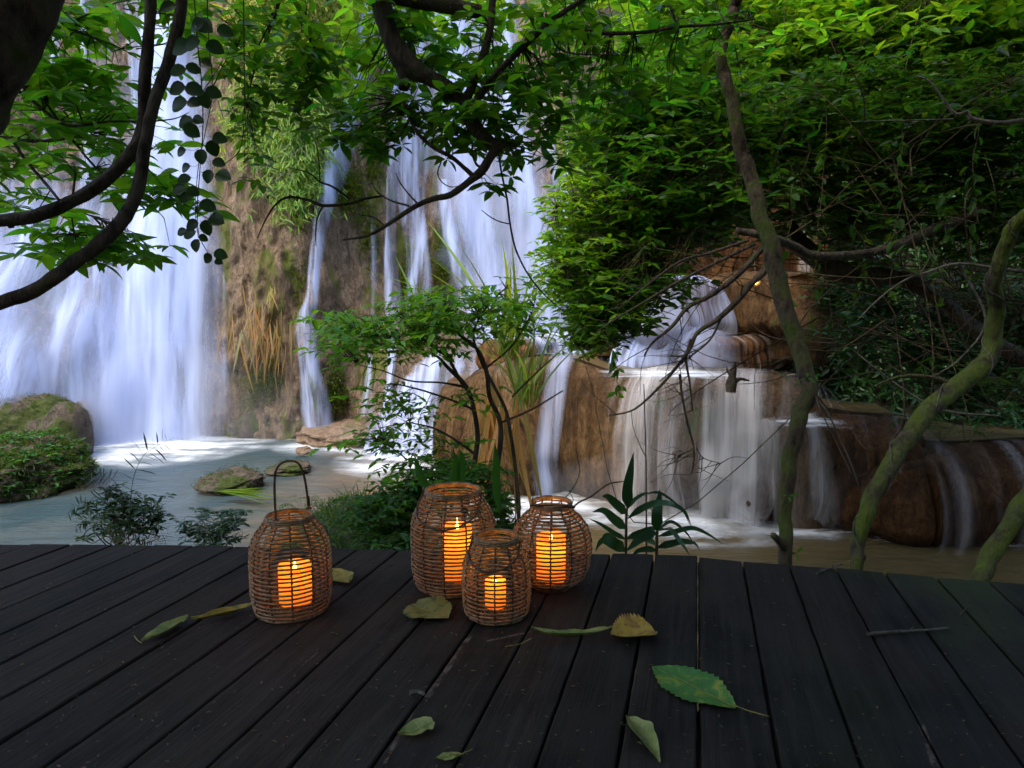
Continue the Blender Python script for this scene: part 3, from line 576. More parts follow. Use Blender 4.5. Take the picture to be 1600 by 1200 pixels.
# joists and posts below
nb = Tubes()
for k in range(-26, 22):
    for t in (-2.56, -1.16, .24, 1.05, 1.39, 1.95):
        for q in (.25, .75):
            if rng.random() < .9 and t < np.interp(s0 + (k + q) * bw, es, et) - .06:
                s = s0 + (k + q) * bw + rng.uniform(-.008, .008); t2 = t + rng.uniform(-.01, .01); p = nn * s + dd * t2; nb.add(np.array([[p[0], p[1], -.006], [p[0], p[1], .0012]]), .0034, 8)
tag(nb.build('deck_nails', plain('rusty_nail', (.01, .008, .007), .6, .3, (.03, .02, .014)), None), kind='structure')
V, Fq, n0 = [], [], 0
def bxs(x0, x1, y0, y1, z0, z1):
    global n0
    V.append(np.array([[x0, y0, z0], [x1, y0, z0], [x1, y1, z0], [x0, y1, z0], [x0, y0, z1], [x1, y0, z1], [x1, y1, z1], [x0, y1, z1]])); Fq.append(box_f + n0); n0 += 8
for t in (-2.6, -1.2, .2, 1.35): bxs(-3.4, 3.0, t, t + .08, -.16, -.042)
for s in (-3, -1, 1, 2.8):
    for t in (-2.5, 1.15): bxs(s - .06, s + .06, t, t + .12, -2.0, -.162)
jo = mesh_np('deck_joists', np.concatenate(V), np.concatenate(Fq), M['bark_brown']); jo.rotation_euler.z = -TH; tag(jo, kind='structure')

# ================================================================ lanterns
M['wicker'] = plain('wicker', (.08, .044, .018), .5, .4, (.23, .138, .062), 60); M['wicker_dark'] = plain('wicker_dark', (.035, .02, .012), .6, .3, (.08, .045, .022), 60)
def wax_mat():
    m, nt, out = mat('candle_wax'); d = nd(nt, 'BsdfDiffuse', Color=(.95, .6, .2, 1)); t = nd(nt, 'BsdfTranslucent', Color=(1, .5, .1, 1)); e = nd(nt, 'Emission', Color=(1, .27, .02, 1), Strength=.06)
    mx = nd(nt, 'MixShader', i0=.75, i1=d.outputs[0], i2=t.outputs[0]); nt.links.new(nd(nt, 'AddShader', i0=mx.outputs[0], i1=e.outputs[0]).outputs[0], out.inputs[0]); return m
M['wax'] = wax_mat()
def emit(name, c, s):
    m, nt, out = mat(name); nt.links.new(nd(nt, 'Emission', Color=(*c, 1), Strength=s).outputs[0], out.inputs[0]); return m
M['flame'] = emit('flame_light', (1, .55, .1), 3.5)
def ring(tb, z, r, tr, k=72, m=6, wob=.0006, cx=0, cy=0):
    a = np.linspace(0, 2 * math.pi, k + 1); s = int(rng.integers(999)); rr = r + wob * vn(np.cos(a) * 2, np.sin(a) * 2, 0, s); zz = z + wob * 1.3 * vn(np.cos(a) * 1.5, np.sin(a) * 1.5, 3, s)
    zz = zz + .0007 * np.sin(a * 6 + (s % 2) * math.pi)
    tb.add(np.stack([cx + rr * np.cos(a), cy + rr * np.sin(a), zz], 1), tr, m, cap=False)
def lantern(bpxy, rpx, top_y, prof, nring, candle, label, handle, tr=.0027, nrib=12):
    base = onz(*bpxy, 0.); base[2] = .002; u = base[1] / F_PX; Rr = rpx * u
    H = at(bpxy[0], top_y, base[1])[2]
    t_ = thing('wicker_lantern', base, label, 'lantern', 'wicker lanterns with glowing candles on the deck')
    pz = np.array([p[0] for p in prof]) * H; pr = np.array([p[1] for p in prof]) * Rr
    rad = lambda z: np.interp(z, pz, pr)
    # arc length spacing of rings
    zz = np.linspace(tr, H, 200); ar = np.r_[0, np.cumsum(np.hypot(np.diff(zz), np.diff(rad(zz))))]
    tb = Tubes()
    for q in np.linspace(0, ar[-1], nring): z = np.interp(q, ar, zz); ring(tb, z, rad(z), tr, cx=base[0], cy=base[1])
    ring(tb, H, rad(H) + .001, tr * 1.5, cx=base[0], cy=base[1]); ring(tb, H - .005, rad(H) + .002, tr * 1.3, cx=base[0], cy=base[1]); ring(tb, .004, rad(0.) + .001, tr * 1.5, cx=base[0], cy=base[1])
    tb.build('woven_rings', M['wicker'], t_)
    b = Tubes()
    for q in np.arange(0.01, rad(0.), .008): ring(b, .006, q, .0022, 40, 4, 0, base[0], base[1])
    b.build('woven_base', M['wicker'], t_)
    a0 = rng.uniform(0, .5)
    for k in range(nrib):
        a = a0 + 2 * math.pi * k / nrib; zr = np.interp(np.linspace(0, ar[-1], 60), ar, zz); r_ = rad(zr)
        r2 = r_ + .0022 * np.sin(np.arange(60) * math.pi * nring / 60) * 1.0
        P = np.stack([base[0] + r2 * np.cos(a), base[1] + r2 * np.sin(a), zr], 1); tr_ = Tubes(); tr_.add(P, .0021, 5)
        tan = np.array([-math.sin(a), math.cos(a), 0]); P2 = P + tan * (.0035 * np.sin(np.arange(60) * 2.2))[:, None]; tr_.add(P2, .0012, 4); tr_.build('rib', M['wicker_dark'], t_)
    # candle
    ch, cr = candle[0] * u, candle[1] * u; cc = base + np.array([candle[2] * u, candle[3] * u, 0])
    cn = thing('candle', (cc[0], cc[1], .016), candle[4], 'candle', 'electric candles inside the wicker lanterns')
    a = np.linspace(0, 2 * math.pi, 49); rows = []
    for r_, z in ((0, 0), (cr * .97, 0), (cr, .004), (cr, ch * .5), (cr, ch - .005), (cr * .97, ch - .001), (cr * .9, ch), (cr * .84, ch - .004), (cr * .78, ch - .018), (cr * .4, ch - .026), (.0005, ch - .028)):
        w_ = .0025 * vn(np.cos(a) * 1.3, np.sin(a) * 1.3, 0, int(bpxy[0])) if z > ch * .8 else 0
        rows.append(np.stack([cc[0] + r_ * np.cos(a), cc[1] + r_ * np.sin(a), .016 + z + w_ + 0 * a], 1))
    mesh_np('wax', np.concatenate(rows), grid_faces(len(rows), 49), M['wax'], cn, smooth=True)
    fz = .016 + ch - .026; rows = []; fh = .026 * ch / .11 + .006
    for t, r_ in ((0, .001), (.15, .0038), (.35, .005), (.55, .0038), (.8, .0015), (1, .0002)):
        rows.append(np.stack([cc[0] + r_ * np.cos(a[::4]), cc[1] + r_ * np.sin(a[::4]), fz + .004 + t * fh + 0 * a[::4]], 1))
    mesh_np('flame', np.concatenate(rows), grid_faces(6, 13), M['flame'], cn, smooth=True)
    for nm, z, e in (('candle_light', fz + fh + .02, .09), ('inner_light', .012 + ch * .75, .05)):
        l = bpy.data.lights.new(nm, 'POINT'); l.energy = e; l.color = (1, .46, .09); l.shadow_soft_size = .008; lo = bpy.data.objects.new(nm, l); COL.objects.link(lo); lo.parent = cn; lo.location = (0, 0, z - .012)
    # handle
    hb = Tubes(); zt = H; rt = rad(H)
    if handle == 'up':
        Yb = base[1]
        P = [(431, 812, 0), (429, 770, 0), (430, 740, 0), (438, 725, 0), (452, 720, 0), (466, 724, 0), (474, 740, 0), (479, 765, 0), (482, 792, 0)]
        W = crom(np.array([at(p[0], p[1], Yb - .02 + .04 * i / 8) for i, p in enumerate(P)]), 8); hb.add(W, .0032, 6, .15)
        for e in (W[0], W[-1]): ring(hb, e[2] - .004, .008, .002, 16, 4, 0, e[0], e[1])
        W2 = W[-6:] + np.array([.004, 0, 0]); hb.add(W2, .002, 5)
    elif handle == 'down':
        a = np.linspace(math.pi * 1.02, math.pi * 2 - .02, 30); q = np.sin(np.linspace(0, math.pi, 30))
        z = H - .006 - q * H * .27; r_ = np.maximum(rad(z) + .006, rt * .98)
        aa = a * 1.0 - .25; hb.add(np.stack([base[0] + r_ * np.cos(aa), base[1] + r_ * np.sin(aa), z], 1), .0028, 6, .15)
        for e in (0, -1): ring(hb, z[e], .008, .002, 16, 4, 0, base[0] + r_[e] * math.cos(aa[e]), base[1] + r_[e] * math.sin(aa[e]))
    else:
        y = base[1] - rt * .9; hb.add(np.array([[base[0] - rt * 1.15, y, H + .002], [base[0], y, H + .004], [base[0] + rt * 1.15, y, H - .001]]), .004, 6, .1)
        for sx in (-1, 1):
            P = np.array([[base[0] + sx * rt * .95, y, H], [base[0] + sx * rt * 1.05, y, H + .02], [base[0] + sx * rt * .85, y + .01, H + .045]]); hb.add(P, .0012, 4)
    hb.build('handle', M['wicker_dark'], t_)
    return t_
lantern((457, 951), 63, 806, [(0, .86), (.06, .93), (.2, .99), (.55, 1.0), (.72, .97), (.84, .84), (.93, .66), (1, .56)], 25, (64, 26, 4, 6, 'glowing orange candle inside the left lantern that stands apart with its handle raised'),
        'round wicker lantern with its handle standing up, set apart on the left of the deck', 'up')
lantern((709, 912), 67, 765, [(0, .85), (.06, .93), (.2, .985), (.5, 1.0), (.68, .985), (.8, .88), (.9, .73), (1, .63)], 28, (88, 23.5, 6, 4, 'tall glowing orange candle inside the largest lantern at the back'),
        'tallest wicker lantern, wide barrel shape with handle hanging over its rim, behind the small one', 'down')
lantern((861, 915), 64, 784, [(0, .44), (.03, .5), (.06, .62), (.13, .82), (.25, .95), (.42, 1.0), (.58, .99), (.72, .9), (.82, .74), (.89, .56), (.93, .5), (1, .48)], 27, (74, 23.5, 0, 5, 'glowing orange candle inside the onion shaped lantern on the right'),
        'onion shaped wicker lantern with narrow neck and small foot, rightmost of the lanterns', 'bar')
lantern((776, 957), 54.5, 838, [(0, .88), (.06, .95), (.2, 1.0), (.5, 1.0), (.68, .97), (.8, .84), (.9, .7), (1, .62)], 21, (46, 17, -2, 5, 'small glowing orange candle inside the smallest lantern in front'),
        'smallest wicker lantern, in front of the two larger ones with its handle hanging down', 'down')
# ================================================================ trees and plants
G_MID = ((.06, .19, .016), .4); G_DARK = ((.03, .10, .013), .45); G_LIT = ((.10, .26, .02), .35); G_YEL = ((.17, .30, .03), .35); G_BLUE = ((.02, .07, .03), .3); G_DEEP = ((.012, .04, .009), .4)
UP = np.array([0, 0, 1.])
def along(q, ts):      # points on a smoothed branch
    i = np.clip(ts * (len(q) - 1), 0, len(q) - 1.001); a = i.astype(int); return q[a, :3] + (q[a + 1, :3] - q[a, :3]) * (i - a)[:, None]
def twigs_to(tb, C, nodes, r=.004, seg=3, maxd=.9):
    """thin curved twigs from each leaf cluster back towards the nearest limb node"""
    nodes = np.asarray(nodes); d = np.linalg.norm(C[:, None] - nodes[None], axis=2); k = d.argmin(1); T = nodes[k]; dist = d.min(1)[:, None]
    v = (T - C) * np.minimum(1, maxd / np.maximum(dist, 1e-6)); mid = C + v * .5 + rng.normal(0, .06, C.shape) * np.minimum(dist, 1) + [0, 0, .03]
    tb.sticks(C, mid, r * .35, r * .7); tb.sticks(mid, C + v, r * .7, r)
def tree(name, loc, label, cat, group=None): return thing(name, loc, label, cat, group)

# ---- leaning mossy trees just beyond the deck (right)
def limbs_random(tb, start, n, spread, up, L, r, nodes, sub=3):
    for _ in range(n):
        d = norm(rng.normal(0, 1, 3) * spread + np.array([0, 0, up])); P = [start]; p = np.array(start, float)
        for s in range(4): d = norm(d + rng.normal(0, .28, 3)); p = p + d * L / 4; P.append(p)
        q = crom(np.array(P), 4); tb.add(q, np.linspace(r, r * .25, len(q)), 5); nodes += list(q[::2])
        for _ in range(sub):
            b = q[rng.integers(4, len(q))]; d2 = norm(d + rng.normal(0, .9, 3)); e = b + d2 * L * rng.uniform(.25, .5)
            tb.add(crom(np.array([b, (b + e) / 2 + rng.normal(0, .05, 3), e]), 3), [r * .3] * 7 if False else np.linspace(r * .35, r * .1, 7), 4); nodes += [e, (b + e) / 2]
def leaning(pts, base_z, label, m, crown_c, crown_r, ncl, col, kind='mid', extra=None, lsize=.11):
    a = np.array(pts, float); b = at(*a[0, :3]); g = np.array([b[0] - .05, b[1] + .05, base_z])
    t = tree('leaning_tree', g, label, 'tree', 'leaning trees beside the deck'); tb = Tubes()
    W = np.column_stack([at(a[:, 0], a[:, 1], a[:, 2]), a[:, 3] * .74 * a[:, 2] / F_PX])
    W = np.vstack([[*g, W[0, 3] * 1.5], [*(g * .5 + W[0, :3] * .5), W[0, 3] * 1.15], W]); top = np.array(crown_c)
    W = np.vstack([W, [*(W[-1, :3] * .5 + top * .5), W[-1, 3] * .75], [*top, W[-1, 3] * .4]])
    q = crom(W, 9); q[:, :3] += .010 * np.stack([vn(np.arange(len(q)) * .3, 0, s, 5) for s in (1, 2, 3)], 1)
    tb.add(q[:, :3], q[:, 3], 12, .13); tb.build('trunk', m, t)
    nodes = []; lb = Tubes(); limbs_random(lb, q[-10, :3], 4, 1, .5, 1.3, .025, nodes); limbs_random(lb, q[-1, :3], 4, 1, .3, 1.3, .02, nodes); 
    if extra: extra(t, lb, q)
    C = top + rand_dir(ncl) * rng.uniform(.35, 1, (ncl, 1))**.6 * np.array(crown_r); twigs_to(lb, C, nodes); lb.build('limb', M['bark_mix'], t)
    lv = Leaves(); whorls(lv, C, UP, 6, lsize, col=col); lv.build('crown', M['leaf'], t, kind)
    return t, q
def moss_twig(t, lb, q):
    lb.px([(1485, 602, 4.1, 5), (1465, 592, 4.1, 4), (1430, 587, 4.1, 3.5), (1400, 590, 4.1, 2.5), (1370, 602, 4.1, 1.4)]); lb.px([(1420, 588, 4.1, 2), (1400, 578, 4.1, 1.4), (1388, 570, 4.1, .8)])
def curl_vine(t, lb, q):
    v = Tubes(); n = len(q); a = np.arange(n) * .42; r = q[:, 3] * 1.12
    sd_ = norm(np.cross(np.gradient(q[:, :3], axis=0), [0, 1, 0])); P = q[:, :3] + sd_ * (np.cos(a) * r)[:, None] + np.array([0, 1, 0]) * (np.sin(a) * r)[:, None]
    v.add(P[4:-6], .004, 5); v.build('climbing_vine', M['bark_grey'], t)
def both(t, lb, q): moss_twig(t, lb, q); curl_vine(t, lb, q)
def offshoot(t, lb, q):
    lb.px([(1228, 858, 3.3, 8), (1217, 845, 3.25, 6), (1208, 836, 3.2, 5)], n=3)
    v = Tubes(); v.px([(1262, 610, 3.5, 1.4), (1290, 640, 3.4, 1.4), (1310, 680, 3.4, 1.3), (1328, 720, 3.4, 1.2), (1342, 760, 3.4, 1)]); v.px([(1300, 640, 3.4, .8), (1312, 628, 3.4, .8), (1320, 622, 3.4, .5)]); v.px([(1268, 600, 3.5, 1.2), (1282, 640, 3.4, 1.1), (1306, 690, 3.4, 1), (1330, 740, 3.4, .8)]); v.build('hanging_twig', M['bark_grey'], t)
    l2 = Leaves(); C = at(np.array([1262, 1248, 1275, 1208, 1232, 1245, 1230]), np.array([590, 600, 585, 840, 775, 865, 590]), 3.3); whorls(l2, C, [0, -.5, .6], 3, .045, col=G_MID); l2.build('trunk_leaves', M['leaf'], t, 'mid')
leaning([(1224, 890, 3.3, 15), (1228, 800, 3.35, 15), (1234, 720, 3.4, 16), (1248, 650, 3.45, 17), (1262, 600, 3.5, 17), (1247, 530, 3.6, 18), (1225, 470, 3.7, 18), (1208, 400, 3.8, 18), (1190, 340, 3.9, 16), (1168, 270, 4.0, 15), (1150, 200, 4.0, 13), (1135, 130, 4.0, 12), (1124, 80, 4.0, 12), (1148, 20, 4.0, 11), (1160, -40, 4.0, 10)], -1.5,
        'slender crooked tree, leftmost of the three beyond the deck, mossy at the foot', M['bark_mix'], (2.0, 4.6, 4.6), (1.9, 1.6, 1.1), 420, G_MID, extra=offshoot)
leaning([(1335, 900, 3.5, 12), (1342, 850, 3.55, 15), (1362, 780, 3.6, 17), (1400, 710, 3.75, 18), (1440, 650, 3.9, 19), (1500, 600, 4.1, 19), (1546, 560, 4.2, 19), (1555, 500, 4.2, 16), (1554, 440, 4.1, 15), (1570, 380, 4.0, 14), (1600, 335, 3.9, 13), (1640, 290, 3.8, 12)], -1.5,
        'middle leaning tree with bright green moss and a thin vine curled round its bent trunk', M['bark_moss'], (4.0, 4.2, 3.9), (1.6, 1.6, 1.0), 260, G_MID, extra=both)
leaning([(1520, 930, 3.0, 18), (1550, 870, 3.1, 19), (1590, 800, 3.2, 18), (1640, 720, 3.3, 17), (1700, 600, 3.4, 15)], -1.5,
        'thick mossy leaning trunk at the far right edge of the deck', M['bark_moss'], (3.9, 3.6, 3.8), (1.5, 1.3, 1.0), 200, G_MID)

# ---- big tree at the top left, with two curved limbs
t = tree('broadleaf_tree', (-3.0, 2.2, -1.4), 'dark tree at the left with two curved bare limbs sweeping up over the waterfall', 'tree'); tb = Tubes()
tb.add(crom(np.array([[-3.0, 2.2, -1.5], [-2.7, 2.2, -.2], [-2.55, 2.2, .9], *[at(*p, 2.2) for p in ((-110, 230), (-40, 130), (20, 30), (60, -60), (120, -200))]]), 8), np.r_[np.linspace(.20, .115, 24), np.linspace(.115, .09, 33)], 16, .15); tb.build('trunk', M['bark'], t)
lb = Tubes(); q1 = lb.px([(-420, 330, 2.5, 26), (-200, 345, 2.5, 16), (-60, 345, 2.5, 12), (0, 345, 2.5, 10), (60, 336, 2.5, 10), (130, 305, 2.52, 10), (190, 258, 2.55, 10), (222, 205, 2.6, 9.5), (226, 130, 2.6, 9), (233, 50, 2.6, 8.5), (238, -40, 2.6, 8), (250, -160, 2.6, 6)], 8, 8, .18)
q2 = lb.px([(-380, 420, 2.4, 22), (-150, 490, 2.4, 13), (-40, 487, 2.4, 11), (0, 474, 2.4, 11), (60, 450, 2.4, 11), (120, 408, 2.42, 11), (180, 358, 2.45, 11), (214, 300, 2.5, 10), (226, 230, 2.52, 9), (240, 165, 2.55, 9), (262, 100, 2.6, 8.5), (280, 30, 2.6, 8.5), (288, -60, 2.6, 8), (300, -160, 2.6, 6)], 8, 8, .18)
lb.px([(14, 342, 2.5, 5), (18, 356, 2.5, 4)], 6, 3)
tw = [[(10, 128, 2.9, 3), (60, 165, 2.9, 2.6), (105, 196, 2.9, 2.4), (170, 190, 2.9, 1.8), (225, 190, 2.9, 1.5), (270, 186, 2.8, 1), (295, 176, 2.8, .6)],
      [(-40, 205, 3, 3.5), (0, 215, 3, 3), (60, 221, 3, 2.6), (115, 214, 3, 2), (150, 200, 3, 1.4)], [(22, 222, 3, 2.6), (40, 250, 3, 2.4), (70, 285, 3, 2.4), (92, 312, 2.9, 2)],
      [(0, 120, 3, 4), (60, 150, 3, 2.4), (100, 200, 3, 2), (150, 262, 3, 1.8), (200, 300, 3, 1.2), (240, 318, 3, .8)], [(118, 270, 2.9, 2), (112, 330, 2.9, 1.6), (118, 375, 2.9, 1)], [(80, 20, 2.9, 3), (110, 45, 2.9, 2), (150, 60, 2.9, 1.5), (190, 76, 2.9, .8)],
      [(175, 350, 2.9, 2), (150, 340, 3, 1.6), (120, 330, 3, 1)], [(228, 260, 2.9, 2), (255, 300, 2.9, 1.8), (290, 320, 2.9, 1.2), (330, 345, 2.9, .8)], [(10, 90, 2.9, 3), (60, 60, 2.9, 2), (120, 30, 2.9, 1.4), (180, 5, 2.9, 1)]]
nodes = []
for p in tw: nodes += list(lb.px(p, 5, 5)[::3, :3])
C = cloud([(100, 35, 120, 55, 3.0, .5, 44), (95, 100, 85, 60, 3.1, .5, 34), (140, 150, 100, 55, 3.1, .5, 42), (150, 215, 80, 50, 3.1, .4, 24), (60, 180, 60, 70, 3.3, .4, 20), (130, 265, 90, 30, 3.1, .4, 12), (120, 375, 80, 45, 3.0, .3, 30), (185, 395, 60, 30, 3.0, .3, 14), (255, 300, 60, 40, 2.9, .3, 24), (330, 40, 60, 50, 2.9, .4, 12)])
twigs_to(lb, C, nodes + list(q1[::5, :3]) + list(q2[::5, :3]), .003, maxd=.35); lb.build('limb', M['bark'], t)
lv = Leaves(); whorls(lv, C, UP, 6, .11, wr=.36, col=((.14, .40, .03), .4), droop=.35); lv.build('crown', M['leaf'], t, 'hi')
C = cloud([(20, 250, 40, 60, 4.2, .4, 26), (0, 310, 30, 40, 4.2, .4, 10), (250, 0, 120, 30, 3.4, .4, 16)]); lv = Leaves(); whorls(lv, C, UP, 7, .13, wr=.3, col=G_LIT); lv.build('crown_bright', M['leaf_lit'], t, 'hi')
C = rand_dir(160) * rng.uniform(.4, 1, (160, 1)) * [2.2, 2.0, 1.3] + [-1.9, 1.6, 4.0]; C = C[(C[:, 2] - .8) / np.maximum(C[:, 1], .1) > .62]; lv = Leaves(); whorls(lv, C, UP, 5, .17, wr=.45, col=G_DARK); lv.build('shade_crown', M['leaf'], t, 'mid')  # unseen leaves added above the view to keep sky light off the deck

# ---- creeper with round leaves hanging in front of the tall fall
t = tree('hanging_creeper', at(310, -30, 2.45), 'thin hanging creeper with round dark leaves, some with holes, in front of the tall waterfall', 'creeper'); tb = Tubes()
tb.px([(300, -60, 2.45, 1), (308, 60, 2.45, 1), (315, 130, 2.45, .9), (317, 200, 2.45, .9), (312, 270, 2.45, .8), (308, 330, 2.45, .8), (312, 370, 2.45, .7), (328, 400, 2.45, .6)], 4); tb.px([(322, -60, 2.5, 1), (326, 60, 2.5, .9), (332, 140, 2.5, .8), (320, 210, 2.5, .7), (310, 260, 2.5, .7), (305, 330, 2.5, .6), (310, 372, 2.5, .6)], 4)
tb.px([(380, -60, 2.6, 1), (381, 60, 2.6, 1), (382, 160, 2.6, .8), (376, 230, 2.6, .7), (352, 256, 2.6, .6)], 4)
LP = [(278, 112, 12, -1), (302, 108, 11, 1), (277, 140, 13, -1), (304, 141, 13, 1), (334, 146, 12, 1), (320, 156, 12, .3), (280, 165, 15, -1), (303, 161, 11, 1), (290, 192, 12, -1), (300, 205, 12, .5), (310, 188, 9, 1), (283, 238, 9, -1), (315, 245, 11, 0), (344, 217, 11, 1), (333, 232, 12, .3), (342, 255, 10, 1), (326, 276, 10, -.3), (349, 276, 13, 1), (290, 263, 9, -1), (288, 281, 10, -1), (280, 297, 11, -1), (302, 300, 10, .6), (290, 310, 12, -.5), (325, 322, 12, 1), (338, 344, 13, 1), (324, 356, 12, .1), (296, 366, 11, -1), (284, 363, 8, -1), (318, 372, 7, .5), (307, 384, 10, -.2), (325, 404, 9, -.4), (345, 398, 10, 1), (342, 409, 7, .8), (300, 352, 11, -1), (320, 42, 14, .5), (336, 75, 13, 1), (300, 70, 14, -1), (322, 100, 10, 1), (283, 75, 16, -1), (262, 12, 12, -1), (308, 40, 12, -1), (352, 50, 12, 1)]
lv = Leaves(); sticks = []
for px, py, r, s in LP:
    c = at(px, py, 2.45 + rng.uniform(-.06, .06)); L = 2.1 * r * 2.45 / F_PX; d = norm(np.array([s, rng.uniform(-.3, .3), -.35 - (.8 if abs(s) < .4 else 0)])); b = c - d * L / 2
    lv.b.append(b[None]); lv.d.append(d[None]); lv.n.append(norm(np.array([[rng.uniform(-.3, .3), -1, .3]]) - d * (-d[1] + .3 * d[2]))); lv.L.append(np.array([L])); lv.w.append(np.array([L * .78])); k = rng.uniform(.7, 1.3); lv.c.append(np.array([[.018 * k, .055 * k, .012 * k]]))
    st_x = np.interp(py, [0, 130, 200, 270, 330, 400], [304, 315, 317, 312, 308, 326]); sticks.append((at(st_x, py - 8, 2.45), b))
for a, b in sticks: tb.add(crom(np.array([a, (a + b) / 2 + [0, 0, -.006], b]), 3), .0007, 3)
tb.build('stem', M['bark'], t); lv.build('leaves', M['leaf_dark'], t, 'round', .08)

# ---- centre tree: limb coming down from above
t = tree('overhanging_tree', (4.6, 1.6, -1.5), 'dark tree whose thick limb hangs over the centre and forks into bare twigs', 'tree'); tb = Tubes()
tb.add(crom(np.array([[4.6, 1.6, -1.7], [4.5, 1.8, 0], [4.2, 2.0, 2], [3.5, 2.3, 3.6], [2.6, 2.6, 4.6]]), 8), np.linspace(.3, .14, 33), 12, .12)
tb.add(crom(np.array([[3.5, 2.3, 3.6], [1.6, 2.7, 4.2], [.2, 2.9, 3.6], [-.45, 2.9, 2.9], at(590, -40, 2.9)]), 8), np.linspace(.1, .06, 33), 10, .12); tb.build('trunk', M['bark'], t)
lb = Tubes(); D = 2.9
qA = lb.px([(586, -60, D, 17), (597, 10, D, 15), (612, 60, D, 14), (636, 100, D, 17), (672, 122, D, 12), (705, 142, D, 11.5), (726, 168, D, 12), (742, 198, D, 11), (760, 218, D, 10), (786, 232, D, 7)], 12, 7, .16)
lb.px([(630, 100, D, 13), (632, 122, D, 10), (630, 140, D, 8)], 8, 4, .2); lb.px([(590, -12, D, 12), (640, -2, D, 13), (690, 6, D, 12), (735, 16, D, 11), (752, 17, D, 8)], 8, 6, .15)
qB = lb.px([(776, 226, D, 8), (766, 246, D, 7), (752, 268, D, 7), (738, 280, D, 6), (705, 304, D, 5), (680, 310, D, 4.5), (650, 322, D, 4), (610, 348, D, 3.2), (575, 368, D, 2.4), (536, 375, D, 1.4)], 7, 6, .2)
qC = lb.px([(725, 160, D, 7), (735, 140, D, 6.5), (746, 112, D, 6), (757, 80, D, 6), (766, 40, D, 5.5), (773, -30, D, 5), (790, -120, D, 4)], 7, 6, .15)
qD = lb.px([(735, 168, D, 6.5), (755, 142, D, 5.5), (775, 115, D, 5), (805, 85, D, 5), (840, 52, D, 4.5), (856, 36, D, 4.5), (885, 16, D, 4), (918, -8, D, 3.5), (960, -60, D, 3)], 7, 6, .15)
qE = lb.px([(852, 40, D, 4), (900, 46, D, 3.5), (955, 52, D, 3), (1010, 50, D, 2.6), (1060, 42, D, 2.2), (1120, 38, D, 1.8), (1180, 30, D, 1.2)], 6, 6, .1)
qF = lb.px([(742, 277, D, 4.5), (725, 262, D, 3.6), (706, 246, D, 3.4), (680, 232, D, 3.2), (658, 214, D, 3), (645, 195, D, 2.6), (634, 172, D, 2.2), (628, 150, D, 1.6)], 6, 6, .1)
lb.px([(752, 262, D, 2.4), (744, 256, D, 2), (738, 240, D, 1.6), (738, 226, D, 1.4), (736, 214, D, 1)], 5)
lb.px([(640, 322, D, 1.6), (610, 313, D, 1.3), (590, 300, D, 1.1), (580, 285, D, .7)], 4); lb.px([(655, 320, D, 1.4), (640, 305, D, 1.2), (625, 285, D, 1), (618, 270, D, .6)], 4); lb.px([(600, 352, D, 1.4), (585, 340, D, 1), (560, 335, D, .8), (548, 330, D, .5)], 4)
lb.px([(860, 36, D, 1.6), (868, 70, D, 1.4), (900, 84, D, 1.2), (990, 86, D, .8)], 4); lb.px([(690, 250, D, 1), (684, 270, D, 1), (690, 284, D, .9), (704, 292, D, .8), (720, 290, D, .5)], 4)
lb.px([(768, -60, D + .1, 1.2), (770, 60, D + .1, 1.2), (772, 180, D + .1, 1.3), (782, 260, D + .1, 1.5), (792, 310, D + .1, 1.6), (797, 350, D + .1, 1.6), (806, 390, D + .1, 1.5), (826, 430, D + .1, 1.3), (852, 462, D + .1, 1.1), (880, 486, D + .1, .8)], 5)
lb.px([(797, 350, D + .1, 1), (780, 346, D + .1, .9), (765, 338, D + .1, .8), (752, 328, D + .1, .6)], 4)
qG = lb.px([(570, 310, D + .5, 2.4), (545, 318, D + .5, 2.4), (505, 321, D + .5, 2.6), (480, 312, D + .5, 2.2), (450, 308, D + .5, 2), (430, 320, D + .5, 1.6), (414, 345, D + .5, 1.2), (402, 372, D + .5, .8)], 5)
lb.px([(600, 306, D + .5, 1.6), (570, 310, D + .5, 2.4)], 5); lb.px([(548, 312, D + .5, 2), (520, 292, D + .5, 1.6), (500, 284, D + .5, 1.4), (482, 270, D + .5, 1), (450, 262, D + .5, .6)], 4); lb.px([(505, 321, D + .5, 1.6), (496, 340, D + .5, 1.3), (493, 365, D + .5, 1), (494, 385, D + .5, .6)], 4); lb.px([(500, 284, D + .5, 1), (498, 250, D + .5, .8), (492, 220, D + .5, .8), (478, 200, D + .5, .7)], 4); lb.px([(430, -20, D + .2, 1.6), (432, 15, D + .2, 1.4), (415, 50, D + .2, 1.2), (402, 75, D + .2, 1)], 4)
nodes = [p for q in (qA, qC, qD, qE, qF) for p in q[::4, :3]]
C = cloud([(620, 60, 90, 60, 3.2, .5, 26), (590, 130, 70, 70, 3.2, .4, 24), (680, 60, 80, 60, 3.3, .5, 30), (720, 120, 80, 70, 3.1, .4, 30), (820, 110, 90, 90, 3.1, .5, 50), (900, 60, 110, 80, 3.2, .5, 60), (960, 130, 100, 80, 3.2, .5, 40), (840, 190, 70, 60, 3.1, .4, 34), (560, 190, 70, 45, 3.2, .3, 26), (650, 180, 70, 50, 3.1, .3, 24), (590, 225, 36, 30, 3.2, .2, 8), (735, 200, 60, 40, 3.0, .3, 20), (790, 240, 60, 30, 3.0, .3, 12), (700, 205, 40, 40, 3.1, .3, 12), (1060, 60, 90, 70, 3.4, .5, 34)])
sp_c = at(np.array([775, 770, 756, 845, 868, 880, 715, 810]), np.array([288, 300, 290, 250, 250, 262, 228, 232]), 2.95)
C = np.vstack([C, sp_c]); twigs_to(lb, C, nodes, .003, maxd=.5); lb.build('limb', M['bark'], t)
lv = Leaves(); whorls(lv, C, UP, 6, .085, wr=.4, droop=.35, col=((.075, .25, .018), .5)); lv.build('crown', M['leaf'], t, 'hi')
